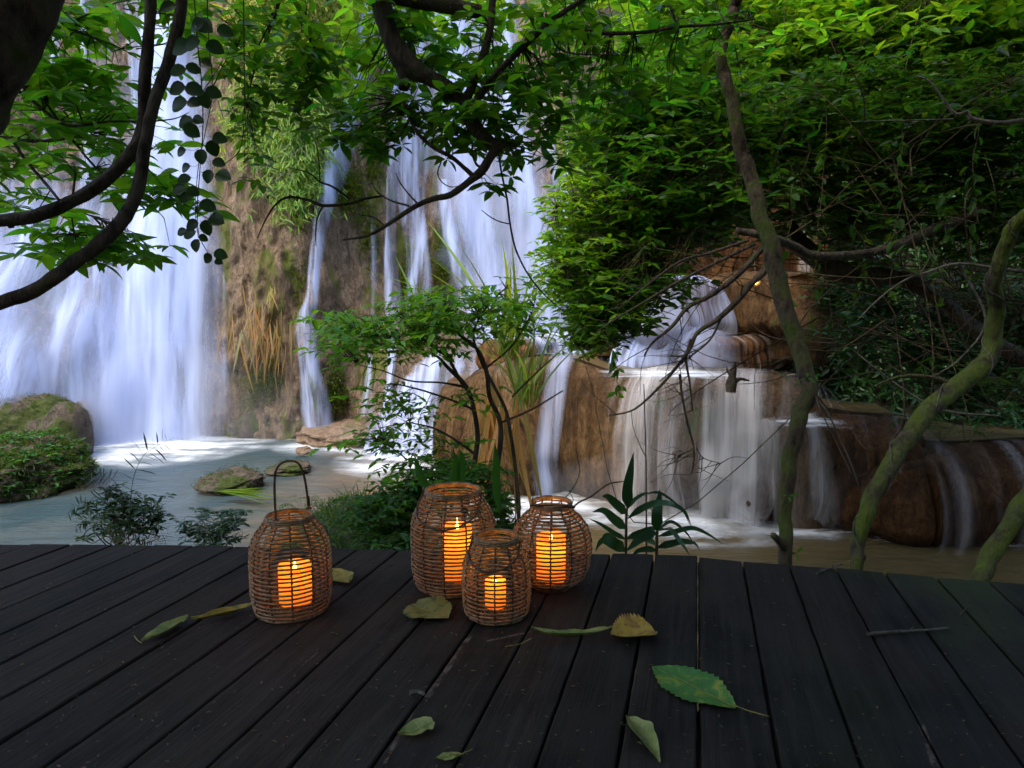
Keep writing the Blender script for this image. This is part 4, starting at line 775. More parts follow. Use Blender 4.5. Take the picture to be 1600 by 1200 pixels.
C = cloud([(640, 30, 150, 60, 4.6, .6, 60), (560, 100, 60, 80, 4.6, .6, 30), (820, 20, 140, 60, 4.6, .6, 50)]); lv = Leaves(); whorls(lv, C, UP, 6, .12, wr=.38, col=G_LIT); lv.build('crown_bright', M['leaf_lit'], t, 'hi')
C = rand_dir(260) * rng.uniform(.4, 1, (260, 1)) * [2.8, 2.4, 1.2] + [1.6, 1.9, 4.3]; C = C[(C[:, 2] - .8) / np.maximum(C[:, 1], .1) > .62]; lv = Leaves(); whorls(lv, C, UP, 5, .18, wr=.45, col=G_DARK); lv.build('shade_crown', M['leaf'], t, 'mid')  # extra crown out of view, added to block light from above

# ---- hanging leafy sprays between left and centre
t = tree('drooping_branch', at(440, -60, 3.3), 'leafy drooping branch of medium green leaves between the tall waterfall and the bamboo covered cliff', 'branch'); lb = Tubes(); nodes = []
for p in ([(440, -70, 3.3, 4), (436, 0, 3.3, 3), (420, 50, 3.3, 2), (400, 100, 3.3, 1.4), (385, 160, 3.3, 1)], [(470, -70, 3.3, 3), (480, 40, 3.3, 2), (490, 90, 3.3, 1.4), (480, 150, 3.3, 1)], [(430, 20, 3.3, 2), (390, 40, 3.3, 1.5), (360, 90, 3.3, 1)]): nodes += list(lb.px(p, 5)[::2, :3])
C = cloud([(400, 20, 70, 40, 3.3, .4, 46), (480, 40, 50, 60, 3.2, .3, 44), (490, 90, 40, 40, 3.2, .3, 36), (380, 90, 50, 60, 3.4, .3, 50), (420, 120, 60, 40, 3.3, .3, 40), (395, 175, 26, 40, 3.4, .2, 22), (490, 150, 36, 30, 3.3, .2, 16), (480, 195, 20, 20, 3.4, .2, 8), (385, 220, 14, 16, 3.4, .2, 5), (400, 290, 12, 10, 3.4, .1, 3), (400, 245, 14, 14, 3.4, .2, 4)])
twigs_to(lb, C, nodes, .002, maxd=.3); lb.build('stem', M['bark'], t); lv = Leaves(); whorls(lv, C, UP, 3, .075, wr=.5, droop=.45, col=((.085, .25, .018), .45)); lv.build('leaves', M['leaf'], t, 'hi')

# ---- broad bright bush-like crown right of the falls
def bush(name, loc, label, cat, regs, L, col, m_, k=5, kind='mid', group=None, wr=.4, r=.004, stems=6, droop=.25, maxd=.6, wig=.09):
    t = tree(name, loc, label, cat, group); lb = Tubes(); C = cloud(regs); nodes = []
    loc = np.array(loc, float)
    for _ in range(stems):
        e = C[rng.integers(len(C))]; ds = np.linalg.norm(e - loc); pts = [loc] + [loc + (e - loc) * f + rng.normal(0, wig, 3) * ds + UP * wig * 1.3 * ds * math.sin(f * 3.1) for f in (.25, .5, .75)] + [e]
        q = crom(np.array(pts), 6); lb.add(q, np.linspace(r * 3.5, r * .6, len(q)), 5); nodes += list(q[4:])
    twigs_to(lb, C, nodes, r * .7, maxd=maxd); lb.build('stem', M['bark_mix'], t)
    lv = Leaves(); whorls(lv, C, UP, k, L, wr=wr, col=col, droop=droop); lv.build('leaves', m_, t, kind); return t
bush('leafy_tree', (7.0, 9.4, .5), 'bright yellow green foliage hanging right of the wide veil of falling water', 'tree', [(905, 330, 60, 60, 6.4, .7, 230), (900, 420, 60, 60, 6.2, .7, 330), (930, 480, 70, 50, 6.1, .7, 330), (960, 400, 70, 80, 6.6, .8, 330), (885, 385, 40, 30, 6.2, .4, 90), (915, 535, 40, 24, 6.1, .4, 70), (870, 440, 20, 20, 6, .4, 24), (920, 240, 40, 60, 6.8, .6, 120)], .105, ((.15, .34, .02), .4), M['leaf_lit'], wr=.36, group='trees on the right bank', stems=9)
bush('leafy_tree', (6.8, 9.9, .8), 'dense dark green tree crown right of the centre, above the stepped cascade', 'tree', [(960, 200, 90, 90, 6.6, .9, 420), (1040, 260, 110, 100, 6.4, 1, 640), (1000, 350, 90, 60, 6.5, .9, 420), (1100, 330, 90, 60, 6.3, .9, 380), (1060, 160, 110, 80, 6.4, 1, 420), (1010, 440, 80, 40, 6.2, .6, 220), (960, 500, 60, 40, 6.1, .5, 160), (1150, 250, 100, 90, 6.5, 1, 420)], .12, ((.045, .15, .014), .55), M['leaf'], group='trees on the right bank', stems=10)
bush('leafy_tree', (7.5, 11.5, 1), 'sunlit bright green canopy along the top right of the picture', 'tree', [(1100, 20, 140, 60, 8.5, 1, 420), (1250, 40, 140, 60, 8.4, 1.2, 640), (1400, 40, 140, 60, 8.2, 1.2, 640), (1550, 60, 130, 60, 8, 1.2, 520), (1200, 110, 130, 50, 8.2, 1.2, 420), (1350, 90, 130, 40, 8, 1.2, 300), (1650, 80, 100, 80, 8, 1, 200), (1060, 100, 90, 60, 8.5, 1, 260)], .17, ((.13, .32, .022), .4), M['leaf_lit'], wr=.42, group='trees on the right bank', stems=10)  # sunlight put into this brighter leaf colour
bush('leafy_tree', (6.5, 8.6, .2), 'shaded green tree foliage in the middle of the right side, under the sunlit canopy', 'tree', [(1250, 220, 110, 80, 6.8, 1, 520), (1370, 230, 120, 70, 6.8, 1, 400), (1500, 190, 120, 60, 6.6, 1, 420), (1300, 320, 110, 60, 6.6, .9, 330), (1420, 320, 100, 60, 6.6, .9, 260), (1560, 260, 80, 90, 6.2, .9, 300), (1560, 370, 70, 60, 6.2, .8, 160), (1400, 140, 180, 40, 7, 1, 300)], .125, ((.028, .09, .013), .6), M['leaf'], wr=.42, group='trees on the right bank', stems=12)  # darker leaf colour, with the shade under the canopy put in
bush('shrub', (7.2, 10.6, -.4), 'dark leafy shrub on the shaded slope behind the two mossy leaning trunks', 'shrub', [(1370, 470, 70, 60, 8.6, .5, 130), (1440, 560, 70, 50, 8.6, .5, 130), (1540, 600, 80, 50, 8.4, .5, 140), (1500, 480, 90, 60, 8.6, .5, 130), (1600, 520, 60, 80, 8.4, .5, 110), (1330, 540, 50, 50, 9, .4, 60)], .17, ((.022, .07, .014), .5), M['leaf_dark'], wr=.36, group='shrubs on the slope', stems=10)
bush('shrub', (5.6, 12.2, .6), 'dark shrub beside the orange glow at the right end of the upper ledge', 'shrub', [(1310, 440, 40, 60, 10.6, .4, 120), (1340, 380, 60, 40, 10.4, .4, 120), (1300, 350, 60, 30, 10.4, .4, 60)], .17, ((.03, .09, .016), .5), M['leaf_dark'], wr=.34, group='shrubs on the slope', stems=6)
def vine(px, py, Yd, L, lab, col, m_='leaf'):
    a = at(px, py, Yd); n = 9; P = np.array([a - UP * L * i / (n - 1) + rng.normal(0, .03, 3) * [1, 1, .2] * (i > 0) for i in range(n)]); t = tree('hanging_vine', a, lab, 'vine', 'vines hanging from the trees on the right'); tb = Tubes(); q = crom(P, 4); tb.add(q, .003, 4); tb.build('stem', M['bark_brown'], t)
    lv = Leaves(); k = rng.choice(len(q), 34); d = rng.normal(0, .6, (34, 3)); d[:, 2] -= .6; lv.add(q[k] + rng.normal(0, .015, (34, 3)), d, .085, .55, ntilt=.5, col=col); lv.build('leaves', M[m_], t, 'mid')
vl = [(905, 470, 5.6, .45, 'leafy vine at the lower left fringe of the bright foliage'), (960, 520, 5.6, .5, 'leafy vine dangling below the bright foliage above the wide cascade'), (1010, 330, 5.7, 1.0, 'leafy vine hanging through the dark crown left of the crooked trunk'), (1075, 300, 5.8, .9, 'leafy vine close on the left of the crooked trunk'), (1235, 250, 5.5, 1.2, 'leafy vine close on the right of the crooked trunk'), (1290, 160, 5.4, 1.5, 'long leafy vine hanging under the sunlit canopy left of the pale bare branch'), (1345, 330, 5.6, .9, 'leafy vine above the dark mossy limb'), (1410, 200, 5.4, 1.3, 'long leafy vine below the crooked tip of the pale bare branch'), (1480, 300, 5.4, .9, 'leafy vine left of the bent mossy trunk'), (1530, 180, 5.2, 1.2, 'leafy vine hanging under the pale bare branch near the right edge'), (1130, 120, 6.0, 1.2, 'leafy vine hanging beside the top of the crooked trunk')]
for i, v in enumerate(vl): vine(*v, ((.09, .24, .02), .45) if i < 4 or i > 9 else ((.05, .13, .02), .5))
# ---- undergrowth of the dark slope
def hill_y(x, z): return np.interp(x, [1.5, 3.0, 5, 8, 12, 20], [17, 15.2, 13.2, 11.0, 8.5, 5]) + .33 * (z + 1) - .6 * fbm(x * .5, z * .5, 0, 77, 4) - .15 * fbm(x * 3, z * 3, 0, 78, 3)
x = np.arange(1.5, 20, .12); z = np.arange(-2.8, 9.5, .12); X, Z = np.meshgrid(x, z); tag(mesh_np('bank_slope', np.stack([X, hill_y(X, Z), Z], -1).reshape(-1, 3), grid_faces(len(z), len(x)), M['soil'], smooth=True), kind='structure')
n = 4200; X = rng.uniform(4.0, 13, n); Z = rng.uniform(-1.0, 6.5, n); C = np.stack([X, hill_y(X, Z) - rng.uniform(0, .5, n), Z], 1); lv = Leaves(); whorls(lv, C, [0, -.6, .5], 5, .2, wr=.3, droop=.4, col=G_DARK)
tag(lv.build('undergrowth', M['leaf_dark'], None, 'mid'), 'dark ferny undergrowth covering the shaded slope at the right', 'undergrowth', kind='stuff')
tb = Tubes()
for _ in range(110):
    px, py, Y = rng.uniform(1240, 1660), rng.uniform(180, 560), rng.uniform(5.2, 9); a = at(px, py, Y); d = norm(rng.normal(0, 1, 3) * [1, .5, 1]); L = rng.uniform(.5, 1.8)
    b = a + d * L * .5 + rng.normal(0, .2, 3) - [0, 0, .15]; c = a + d * L + np.array([0, 0, -rng.uniform(0, .3)]); tb.add(crom(np.array([a, b, c, c + rng.normal(0, .2, 3)]), 5), np.linspace(rng.uniform(.003, .008), .002, 16), 4)
tag(tb.build('liana_tangle', M['bark_brown'], None), 'tangle of thin bare lianas and twigs hanging in the dark right side', 'lianas', kind='stuff')
# bare twigs that droop over the stepped cascade, and a thick mossy limb behind
t = tree('bare_branch', at(1300, 400, 5.2), 'bare dark branching twigs drooping over the upper cascade at the right of centre', 'branch'); tb = Tubes(); Dd = 5.0
base = [[(1640, 300, 6.2, 9), (1480, 350, 5.9, 8), (1380, 390, 5.6, 7), (1280, 400, 5.3, 7), (1240, 385, 5.2, 7), (1200, 370, 5, 7), (1150, 360, 5, 5)], [(1204, 372, 5, 7), (1180, 400, 5, 5), (1150, 432, 5, 4.5), (1110, 462, 5, 4), (1075, 480, 5, 3.5), (1050, 510, 5, 3), (1020, 535, 5, 2), (1006, 556, 5, 1)],
        [(1205, 380, 5, 7), (1196, 420, 5, 6), (1172, 445, 5, 5.5), (1150, 472, 5, 5), (1120, 500, 5, 4.2), (1090, 520, 5, 3.5), (1076, 548, 5, 3), (1052, 580, 5, 2.6), (1025, 610, 5, 2.2), (990, 640, 5, 1.6), (950, 650, 5, 1)],
        [(1080, 530, 5, 2.4), (1072, 560, 5, 2), (1078, 600, 5, 1.8), (1082, 642, 5, 1)], [(1062, 585, 5, 2), (1066, 620, 5, 2), (1074, 660, 5, 1.8), (1084, 700, 5, 1.6), (1082, 735, 5, 1.2), (1076, 742, 5, .8)], [(1130, 490, 5, 2), (1110, 530, 5, 1.6), (1080, 556, 5, 1.4), (1060, 572, 5, 1), (1030, 596, 5, .8)],
        [(1180, 380, 5, 3.4), (1120, 410, 5, 3), (1060, 440, 5, 2.6), (1010, 470, 5, 2), (960, 500, 5, 1.4), (930, 520, 5, .8)], [(1170, 375, 5, 3), (1110, 395, 5, 2.4), (1060, 410, 5, 2), (1000, 455, 5, 1.4), (970, 480, 5, .8)], [(1050, 706, 5, .6), (1060, 712, 5, .9), (1082, 702, 5, 1)], [(1088, 700, 5, 1), (1100, 716, 5, .8), (1126, 724, 5, .6)]]
qs = [tb.px(p, 6, 6, .1) for p in base]
for q in qs[1:]:
    for _ in range(9):
        i = rng.integers(2, len(q)); a = q[i, :3]; d = norm(np.array([rng.uniform(-1, .3), rng.normal(0, .3), rng.uniform(-.8, .3)])); L = rng.uniform(.12, .42)
        tb.add(crom(np.array([a, a + d * L * .5 + rng.normal(0, .02, 3), a + d * L + [0, 0, rng.uniform(-.05, .08)]]), 4), np.linspace(.004, .0012, 9), 4)
tb.build('twigs', M['bark'], t)
t = tree('fallen_limb', (3.6, 7.6, -.4), 'thick dark mossy limb slanting in the gloom behind the middle leaning tree', 'branch'); tb = Tubes(); tb.px([(1230, 350, 7, 10), (1265, 395, 7, 15), (1320, 428, 7, 14), (1400, 434, 7, 12), (1470, 470, 7, 11), (1560, 540, 7, 12), (1680, 600, 7, 14)], 10, 6, .35); tb.build('limb', M['bark'], t)
t = tree('pale_bare_branch', at(1620, 186, 4.5), 'pale grey bare branch reaching in from the right edge with a crooked tip', 'branch'); tb = Tubes(); tb.px([(1680, 178, 4.5, 5), (1600, 188, 4.5, 4), (1560, 192, 4.5, 3.6), (1520, 186, 4.5, 3.4), (1510, 175, 4.5, 3), (1490, 176, 4.5, 2.4), (1455, 130, 4.5, 1.6), (1430, 118, 4.5, 1)], 6); tb.px([(1490, 186, 4.5, 1), (1420, 188, 4.5, .9), (1330, 190, 4.5, .6)], 4); tb.build('twigs', M['bark_grey'], t)
t = tree('arching_twig', at(1600, 430, 5), 'thin grey bare twig arching across behind the middle leaning tree', 'branch'); tb = Tubes(); tb.px([(1680, 428, 5, 3), (1580, 422, 5, 2.6), (1500, 412, 5, 2.4), (1450, 425, 5, 2), (1410, 440, 5, 1.6), (1370, 470, 5, 1.2), (1340, 500, 5, .8)], 5); tb.px([(1500, 415, 5, 2), (1540, 500, 5, 1.8), (1500, 560, 5, 1.3), (1455, 590, 5, 1)], 5); tb.px([(1330, 545, 5.4, 1.2), (1400, 600, 5.4, 1.6), (1470, 640, 5.4, 1.8), (1560, 650, 5.4, 1.6)], 5); tb.build('twigs', M['bark_grey'], t)

# ---- unseen trees added overhead and behind the camera to block sky light
def forest(name, c, r, n, L, label, trunk):
    t = tree(name, (trunk[0], trunk[1], -1.2), label, 'tree', 'added shade trees over and behind the deck'); C = rand_dir(n) * rng.uniform(.3, 1, (n, 1))**.5 * np.array(r) + np.array(c)
    C = C[~((C[:, 1] > 0) & ((C[:, 2] - .8) < np.maximum(C[:, 1], .01) * .60) & (np.abs(C[:, 0]) < C[:, 1] * .95 + .5))]
    tb = Tubes(); tb.add(crom(np.array([[trunk[0], trunk[1], -1.4], [trunk[0] * .97, trunk[1], 1.5], [c[0] * .5 + trunk[0] * .5, c[1] * .5 + trunk[1] * .5, c[2] * .6], c]), 6), np.linspace(.28, .08, 19), 10, .15); tb.build('trunk', M['bark_mix'], t)
    lv = Leaves(); whorls(lv, C, UP, 5, L, wr=.5, col=G_DARK); lv.build('crown', M['leaf'], t, 'lo')
forest('shade_tree', (-1, -2.5, 5.5), (5, 4, 1.4), 2000, .34, 'added unseen tree behind the viewer shading the deck from above', (-4.2, -4.5))
forest('shade_tree', (4.5, .5, 6.2), (4.2, 4.2, 1.4), 1500, .34, 'added unseen shade tree to the right of the deck, its crown high above the leaning trees', (6.5, 1.5))
forest('shade_tree', (-5.5, 1.2, 5.6), (3.2, 3.6, 1.2), 600, .34, 'added shade tree to the left of the deck, out of the picture', (-6.2, 1.2))
forest('shade_tree', (7.0, 6.0, 8.2), (4.0, 3.6, 1.2), 2200, .34, 'added unseen tree whose high crown shades the right bank', (10.5, 7.0))
forest('shade_tree', (0, -6.5, 3.5), (8, 2.2, 3.2), 2600, .4, 'added row of unseen leafy cover behind the viewer, blocking sky light', (2.5, -7))
# ---- sapling in front of the cascade
t = tree('sapling', onz(745, 800, -1.15), 'small sapling with thin dark stems and light green leaves rising behind the tallest lantern', 'sapling'); lb = Tubes(); nodes = []; D = 5.0
for p in ([(722, 820, D, 5), (735, 760, D, 4.6), (742, 720, D, 4.4), (746, 680, D, 4), (738, 630, D, 4), (725, 600, D, 4), (700, 575, D, 3), (680, 555, D, 2), (640, 540, D, 1.2), (590, 525, D, .8)], [(722, 600, D, 3), (700, 560, D, 2.6), (680, 545, D, 2), (655, 525, D, 1.6), (625, 495, D, 1)], [(740, 640, D, 2.4), (705, 625, D, 1.8), (660, 610, D, 1.5), (620, 600, D, 1)], [(728, 605, D, 2.4), (690, 598, D, 1.6), (640, 595, D, 1.4), (600, 580, D, 1), (560, 570, D, .7)],
          [(790, 830, D, 5), (775, 760, D, 4.4), (782, 690, D, 4.2), (780, 655, D, 4), (765, 620, D, 4), (760, 580, D, 3.6), (745, 545, D, 3), (715, 520, D, 2.4), (690, 490, D, 1.6), (670, 470, D, 1)], [(812, 830, D, 3.4), (806, 740, D, 3.2), (798, 680, D, 3), (790, 640, D, 2.8), (770, 600, D, 2.6), (750, 560, D, 2.4), (740, 520, D, 2), (760, 480, D, 1.4), (790, 450, D, 1)], [(783, 660, D, 2), (830, 640, D, 1.6), (880, 610, D, 1.2)], [(800, 620, D, 1.6), (830, 590, D, 1.4), (868, 555, D, .8)], [(745, 712, D, 3), (715, 690, D, 2), (680, 670, D, 1.6), (640, 660, D, 1)], [(735, 735, D, 2.6), (690, 740, D, 1.8), (640, 720, D, 1.2), (600, 690, D, .8)], [(760, 575, D, 1.6), (800, 540, D, 1.3), (830, 490, D, 1), (838, 455, D, .7)]): nodes += list(lb.px(p, 5, 6, .1)[::2, :3])
C = cloud([(560, 505, 70, 26, D, .6, 60), (610, 520, 70, 26, D, .6, 56), (660, 495, 60, 30, D, .5, 50), (570, 550, 70, 18, D, .5, 30), (700, 470, 70, 30, D, .6, 60), (740, 500, 60, 40, D, .5, 44), (800, 470, 50, 34, D, .4, 46), (820, 510, 40, 34, D, .4, 24), (680, 540, 60, 24, D, .4, 30), (600, 610, 60, 14, D, .4, 16), (640, 645, 60, 24, D, .4, 16), (600, 680, 50, 16, D, .4, 16), (740, 620, 40, 20, D, .3, 12), (650, 690, 50, 24, D, .4, 12), (740, 700, 40, 10, D, .3, 6), (560, 525, 60, 30, D, .5, 30), (690, 500, 90, 40, D, .6, 50), (610, 650, 70, 40, D, .4, 24), (560, 690, 40, 16, D, .3, 10), (640, 720, 60, 30, D, .4, 20)])
twigs_to(lb, C, nodes, .003, maxd=.35); lb.build('stem', M['bark'], t); lv = Leaves(); th = rng.uniform(0, 2 * math.pi, len(C)); Dv = np.stack([np.cos(th) - .3, .6 * np.sin(th), 0 * th], 1)
tb = Tubes(); sprays(lv, tb, C, Dv, .17, 5, .085, wr=.44, col=((.13, .34, .025), .35)); tb.build('twiglets', M['bark'], t); lv.build('leaves', M['leaf_lit'], t, 'mid')

# ---- bushes and ferns on the bank behind the lanterns
bush('bush', onz(640, 850, -1.3), 'dark green leafy bush left of and behind the tallest lantern', 'bush', [(600, 800, 50, 40, 4.4, .3, 150), (640, 770, 40, 40, 4.4, .3, 130), (620, 835, 60, 20, 4.2, .3, 70), (680, 745, 50, 26, 4.5, .3, 80), (570, 800, 30, 30, 4.5, .3, 40)], .075, ((.05, .15, .03), .5), M['leaf'], wr=.38, stems=12, r=.0025, wig=.02)
bush('bush', onz(760, 850, -1.3), 'dark green bush filling the gap between the tallest and the onion shaped lantern', 'bush', [(740, 750, 60, 30, 4.3, .3, 90), (775, 790, 34, 34, 4.2, .3, 90), (790, 840, 20, 26, 4.1, .2, 40), (720, 735, 50, 20, 4.6, .3, 50)], .075, ((.05, .16, .03), .5), M['leaf'], wr=.36, stems=8, r=.0025, wig=.02)
bush('bush', onz(340, 860, -1.8), 'low dark bush at the water edge left of the left lantern', 'bush', [(330, 838, 46, 14, 4.6, .2, 60), (300, 825, 24, 12, 4.6, .2, 24), (365, 815, 26, 16, 4.6, .2, 34), (345, 805, 40, 14, 4.7, .2, 26)], .055, ((.02, .06, .02), .45), M['leaf_dark'], wr=.4, stems=10, r=.002, wig=.02)
t = bush('fern_shrub', onz(190, 860, -1.8), 'dark shrub with dense stems and ferny sprays rising at the deck edge on the left', 'shrub', [(190, 800, 40, 26, 3.9, .2, 90), (170, 780, 30, 26, 3.9, .2, 40), (215, 815, 40, 26, 3.9, .2, 50), (150, 830, 24, 20, 3.9, .2, 14), (235, 800, 24, 26, 3.9, .2, 30)], .05, ((.022, .06, .012), .45), M['leaf_dark'], wr=.36, stems=22, r=.0022, wig=.02)
def frond(lv, tb, P, n, L, wr=.16, col=G_BLUE, r=.002, side_dir=None, droop=.3, taper=True):
    q = crom(np.asarray(P, float), 8); tb.add(q, np.linspace(r, r * .3, len(q)), 4); T = norm(np.gradient(q, axis=0)); ts = np.linspace(.15, .99, n) * (len(q) - 1)
    for i, t_ in enumerate(ts):
        k = int(t_); p = q[k]; tt = T[k]; s = norm(np.cross(tt, side_dir if side_dir is not None else UP + .01)); Lk = L * (math.sin(math.pi * min(1, (i + 2) / (n + 1)))**.6 if taper else 1)
        for sg in (-1, 1): lv.add(p[None], (tt * .45 + s * sg - UP * droop * .5)[None], Lk, wr, ntilt=.15, col=col)
lv = Leaves(); tb = Tubes(); Y = 3.9
for P in ([(215, 850, Y), (185, 760, Y), (150, 740, Y), (135, 720, Y)], [(190, 850, Y), (160, 800, Y), (120, 790, Y), (100, 812, Y)], [(200, 850, Y), (150, 810, Y), (128, 815, Y), (115, 830, Y)], [(210, 850, Y), (235, 810, Y), (250, 800, Y), (262, 830, Y)], [(200, 850, Y), (240, 820, Y), (258, 845, Y), (262, 870, Y)], [(200, 850, Y), (165, 770, Y), (140, 750, Y), (115, 765, Y)], [(190, 860, Y), (215, 840, Y), (240, 845, Y), (255, 860, Y)]):
    frond(lv, tb, [at(*p) for p in P], 16, .07, col=((.02, .055, .022), .35), side_dir=np.array([.2, -1, .5]))
tb.build('frond_stem', M['bark'], t); lv.build('fronds', M['leaf_dark'], t, 'mid')
t = tree('tall_fern', onz(203, 860, -1.8), 'single thin fern frond with sparse curled leaflets standing against the white foam', 'fern'); lv = Leaves(); tb = Tubes(); Y = 3.6
frond(lv, tb, [at(*p) for p in ((200, 880, Y), (203, 800, Y), (208, 750, Y), (222, 715, Y), (240, 700, Y), (258, 690, Y), (272, 684, Y))], 14, .10, wr=.11, col=((.012, .025, .012), .3), r=.0022, side_dir=np.array([0, -1, .1]), droop=.0)
tb.build('stem', M['bark'], t); lv.build('leaflets', M['leaf_dark'], t, 'mid')
# ferns on the bank and boulder
def fern(c, n, L, label, group, col, Yj=.1, name='fern', cat='fern', stuff=None, pn=14, wr=.2):
    t = tree(name, c, label, cat, group); lv = Leaves(); tb = Tubes(); c = np.array(c)
    for k in range(n):
        a = 2 * math.pi * k / n + rng.uniform(-.4, .4); d = np.array([math.cos(a), math.sin(a), 0]); l = L * rng.uniform(.7, 1.1); h = rng.uniform(.4, .9)
        frond(lv, tb, [c, c + d * l * .35 + UP * l * h * .6, c + d * l * .75 + UP * l * h * .7, c + d * l + UP * l * h * .35], pn, l * .22, wr, col, side_dir=UP)
    tb.build('stem', M['bark_mix'], t); lv.build('fronds', M['leaf'], t, 'lo' if L < .3 else 'mid')
fern(onz(800, 845, -.9), 9, .34, 'dark fern between the tallest lantern and the bamboo shoots', 'ferns on the bank', ((.02, .08, .03), .3))
fern(onz(650, 812, -1.0), 9, .42, 'blue green fern behind the tallest lantern at the foot of the sapling', 'ferns on the bank', ((.03, .09, .04), .3))
fern(onz(470, 805, -1.6), 10, .34, 'pale fern tuft at the water edge just right of the left lantern handle', 'ferns on the bank', ((.06, .13, .05), .3))
fern(onz(1470, 690, -.9), 9, .7, 'drooping fern on the dark slope above the lower right ledge', 'ferns on the slope', G_DARK); fern(onz(1560, 640, .0), 9, .7, 'dark fern on the slope at the right edge behind the bent mossy trunk', 'ferns on the slope', G_DARK)
fern(onz(1380, 560, .0), 8, .6, 'small dark fern on the slope between the two crooked trunks', 'ferns on the slope', G_DARK)
# grass over the bank and boulders: uncountable ground cover
def grass_on(C, L, col, name, label, wr=.05, k=5, droop=.5, m_='leaf'):
    lv = Leaves(); n = len(C)
    for _ in range(k): d = rng.normal(0, .55, (n, 3)); d[:, 2] = rng.uniform(.4, 1.2, n); lv.add(C + rng.normal(0, .02, (n, 3)), d, L, wr, ntilt=.3, col=col)
    tag(lv.build(name, M[m_], None, 'mid', droop), label, 'grass', kind='stuff')
n = 2600; X = rng.normal(-1.35, .85, n); Yv = rng.uniform(3.6, 8, n); Zv = ground_z(X, Yv); k = Zv > ZW + .03; C = np.stack([X, Yv, Zv], 1)[k]
grass_on(C, .13, ((.06, .12, .025), .45), 'bank_grass', 'short mixed grass and moss on the bank behind the lanterns', .07)
lv = Leaves(); k = rng.random(len(C)) < .5; whorls(lv, C[k] + [0, 0, .04], UP, 5, .05, wr=.5, col=((.05, .12, .03), .4)); tag(lv.build('bank_weeds', M['leaf'], None, 'mid'), 'small leafy weeds on the bank behind the lanterns', 'weeds', kind='stuff')
def scatter_on(obj, n, zmin=.2):
    me = obj.data; nv = len(me.vertices); co = np.empty(nv * 3, np.float32); me.vertices.foreach_get('co', co); no = np.empty(nv * 3, np.float32); me.vertices.foreach_get('normal', no); co = co.reshape(-1, 3) + np.array(obj.location); no = no.reshape(-1, 3)
    i = np.where((no[:, 2] > zmin) & (co[:, 2] > ZW + .05))[0]; i = rng.choice(i, n); return co[i] + rng.normal(0, .02, (n, 3)), no[i]
bl = [o for o in S.objects if o.name.startswith('boulder') and o.type == 'MESH']
for o, n, L in ((bl[0], 2600, .10), (bl[1], 1500, .06), (bl[2], 500, .04), (bl[5], 400, .05), (bl[6], 200, .04)):
    C, Nn_ = scatter_on(o, n, -.2 if o is bl[0] else .3); lv = Leaves()
    for _ in range(3): lv.add(C, Nn_ + rng.normal(0, .6, C.shape) + (np.array([0, 0, -.35]) if o is bl[0] else 0), L, .14, ntilt=.4, col=((.05, .09, .02), .55))
    if o is bl[0]: whorls(lv, C[:260] + Nn_[:260] * .04, UP, 5, .10, wr=.5, col=((.05, .17, .05), .4))
    g = lv.build('moss_and_weeds', M['leaf'], None, 'lo'); g.parent = o; g['kind'] = 'stuff'; g.location = -o.location
# bamboo foliage on the upper cliff
def bamboo(reg, n, label, col):
    cx, cy, rx, ry = reg; u = rng.normal(0, .5, (n, 2)); u = u[np.abs(u).max(1) < 1.15]; P = on_cliff(cx + u[:, 0] * rx, cy + u[:, 1] * ry, 0.1) - np.array([0, 1, 0]) * rng.uniform(.0, .55, (len(u), 1))
    lv = Leaves(); d = rng.normal(0, .55, (len(P), 3)); d[:, 2] = -rng.uniform(.3, 1.3, len(P)); d[:, 1] -= .2
    for _ in range(4): lv.add(P + rng.normal(0, .06, P.shape), d + rng.normal(0, .45, P.shape), .22, .16, ntilt=.5, up=np.array([0, -1, .6]), col=col)
    t = tree('cliff_bamboo', P.mean(0), label, 'bamboo', 'bamboo clumps hanging on the cliff'); lv.build('leaves', M['leaf_lit'], t, 'mid', .25)
    tb = Tubes(); i = rng.choice(len(P), 24); 
    for k in i: a = P[k]; tb.add(crom(np.array([a + [0, .3, -.3], a + [0, -.1, .15], a + [rng.uniform(-.2, .2), -.35, .1], a + [rng.uniform(-.4, .4), -.5, -.25]]), 4), np.linspace(.012, .003, 13), 4)
    tb.build('culms', M['bark_grey'], t)
bamboo((480, 40, 110, 90), 1500, 'yellow green bamboo foliage hanging high on the cliff at the top of the picture', ((.38, .44, .06), .3)); bamboo((440, 180, 80, 80), 1000, 'bright green hanging bamboo on the cliff left of the narrow crooked waterfall', ((.26, .40, .06), .3))
bamboo((470, 250, 60, 90), 800, 'lower clump of light green bamboo trailing down the brown cliff', ((.22, .38, .07), .3)); bamboo((540, 60, 50, 130), 700, 'bamboo foliage bordering the top of the narrow crooked waterfall', ((.22, .33, .04), .3))
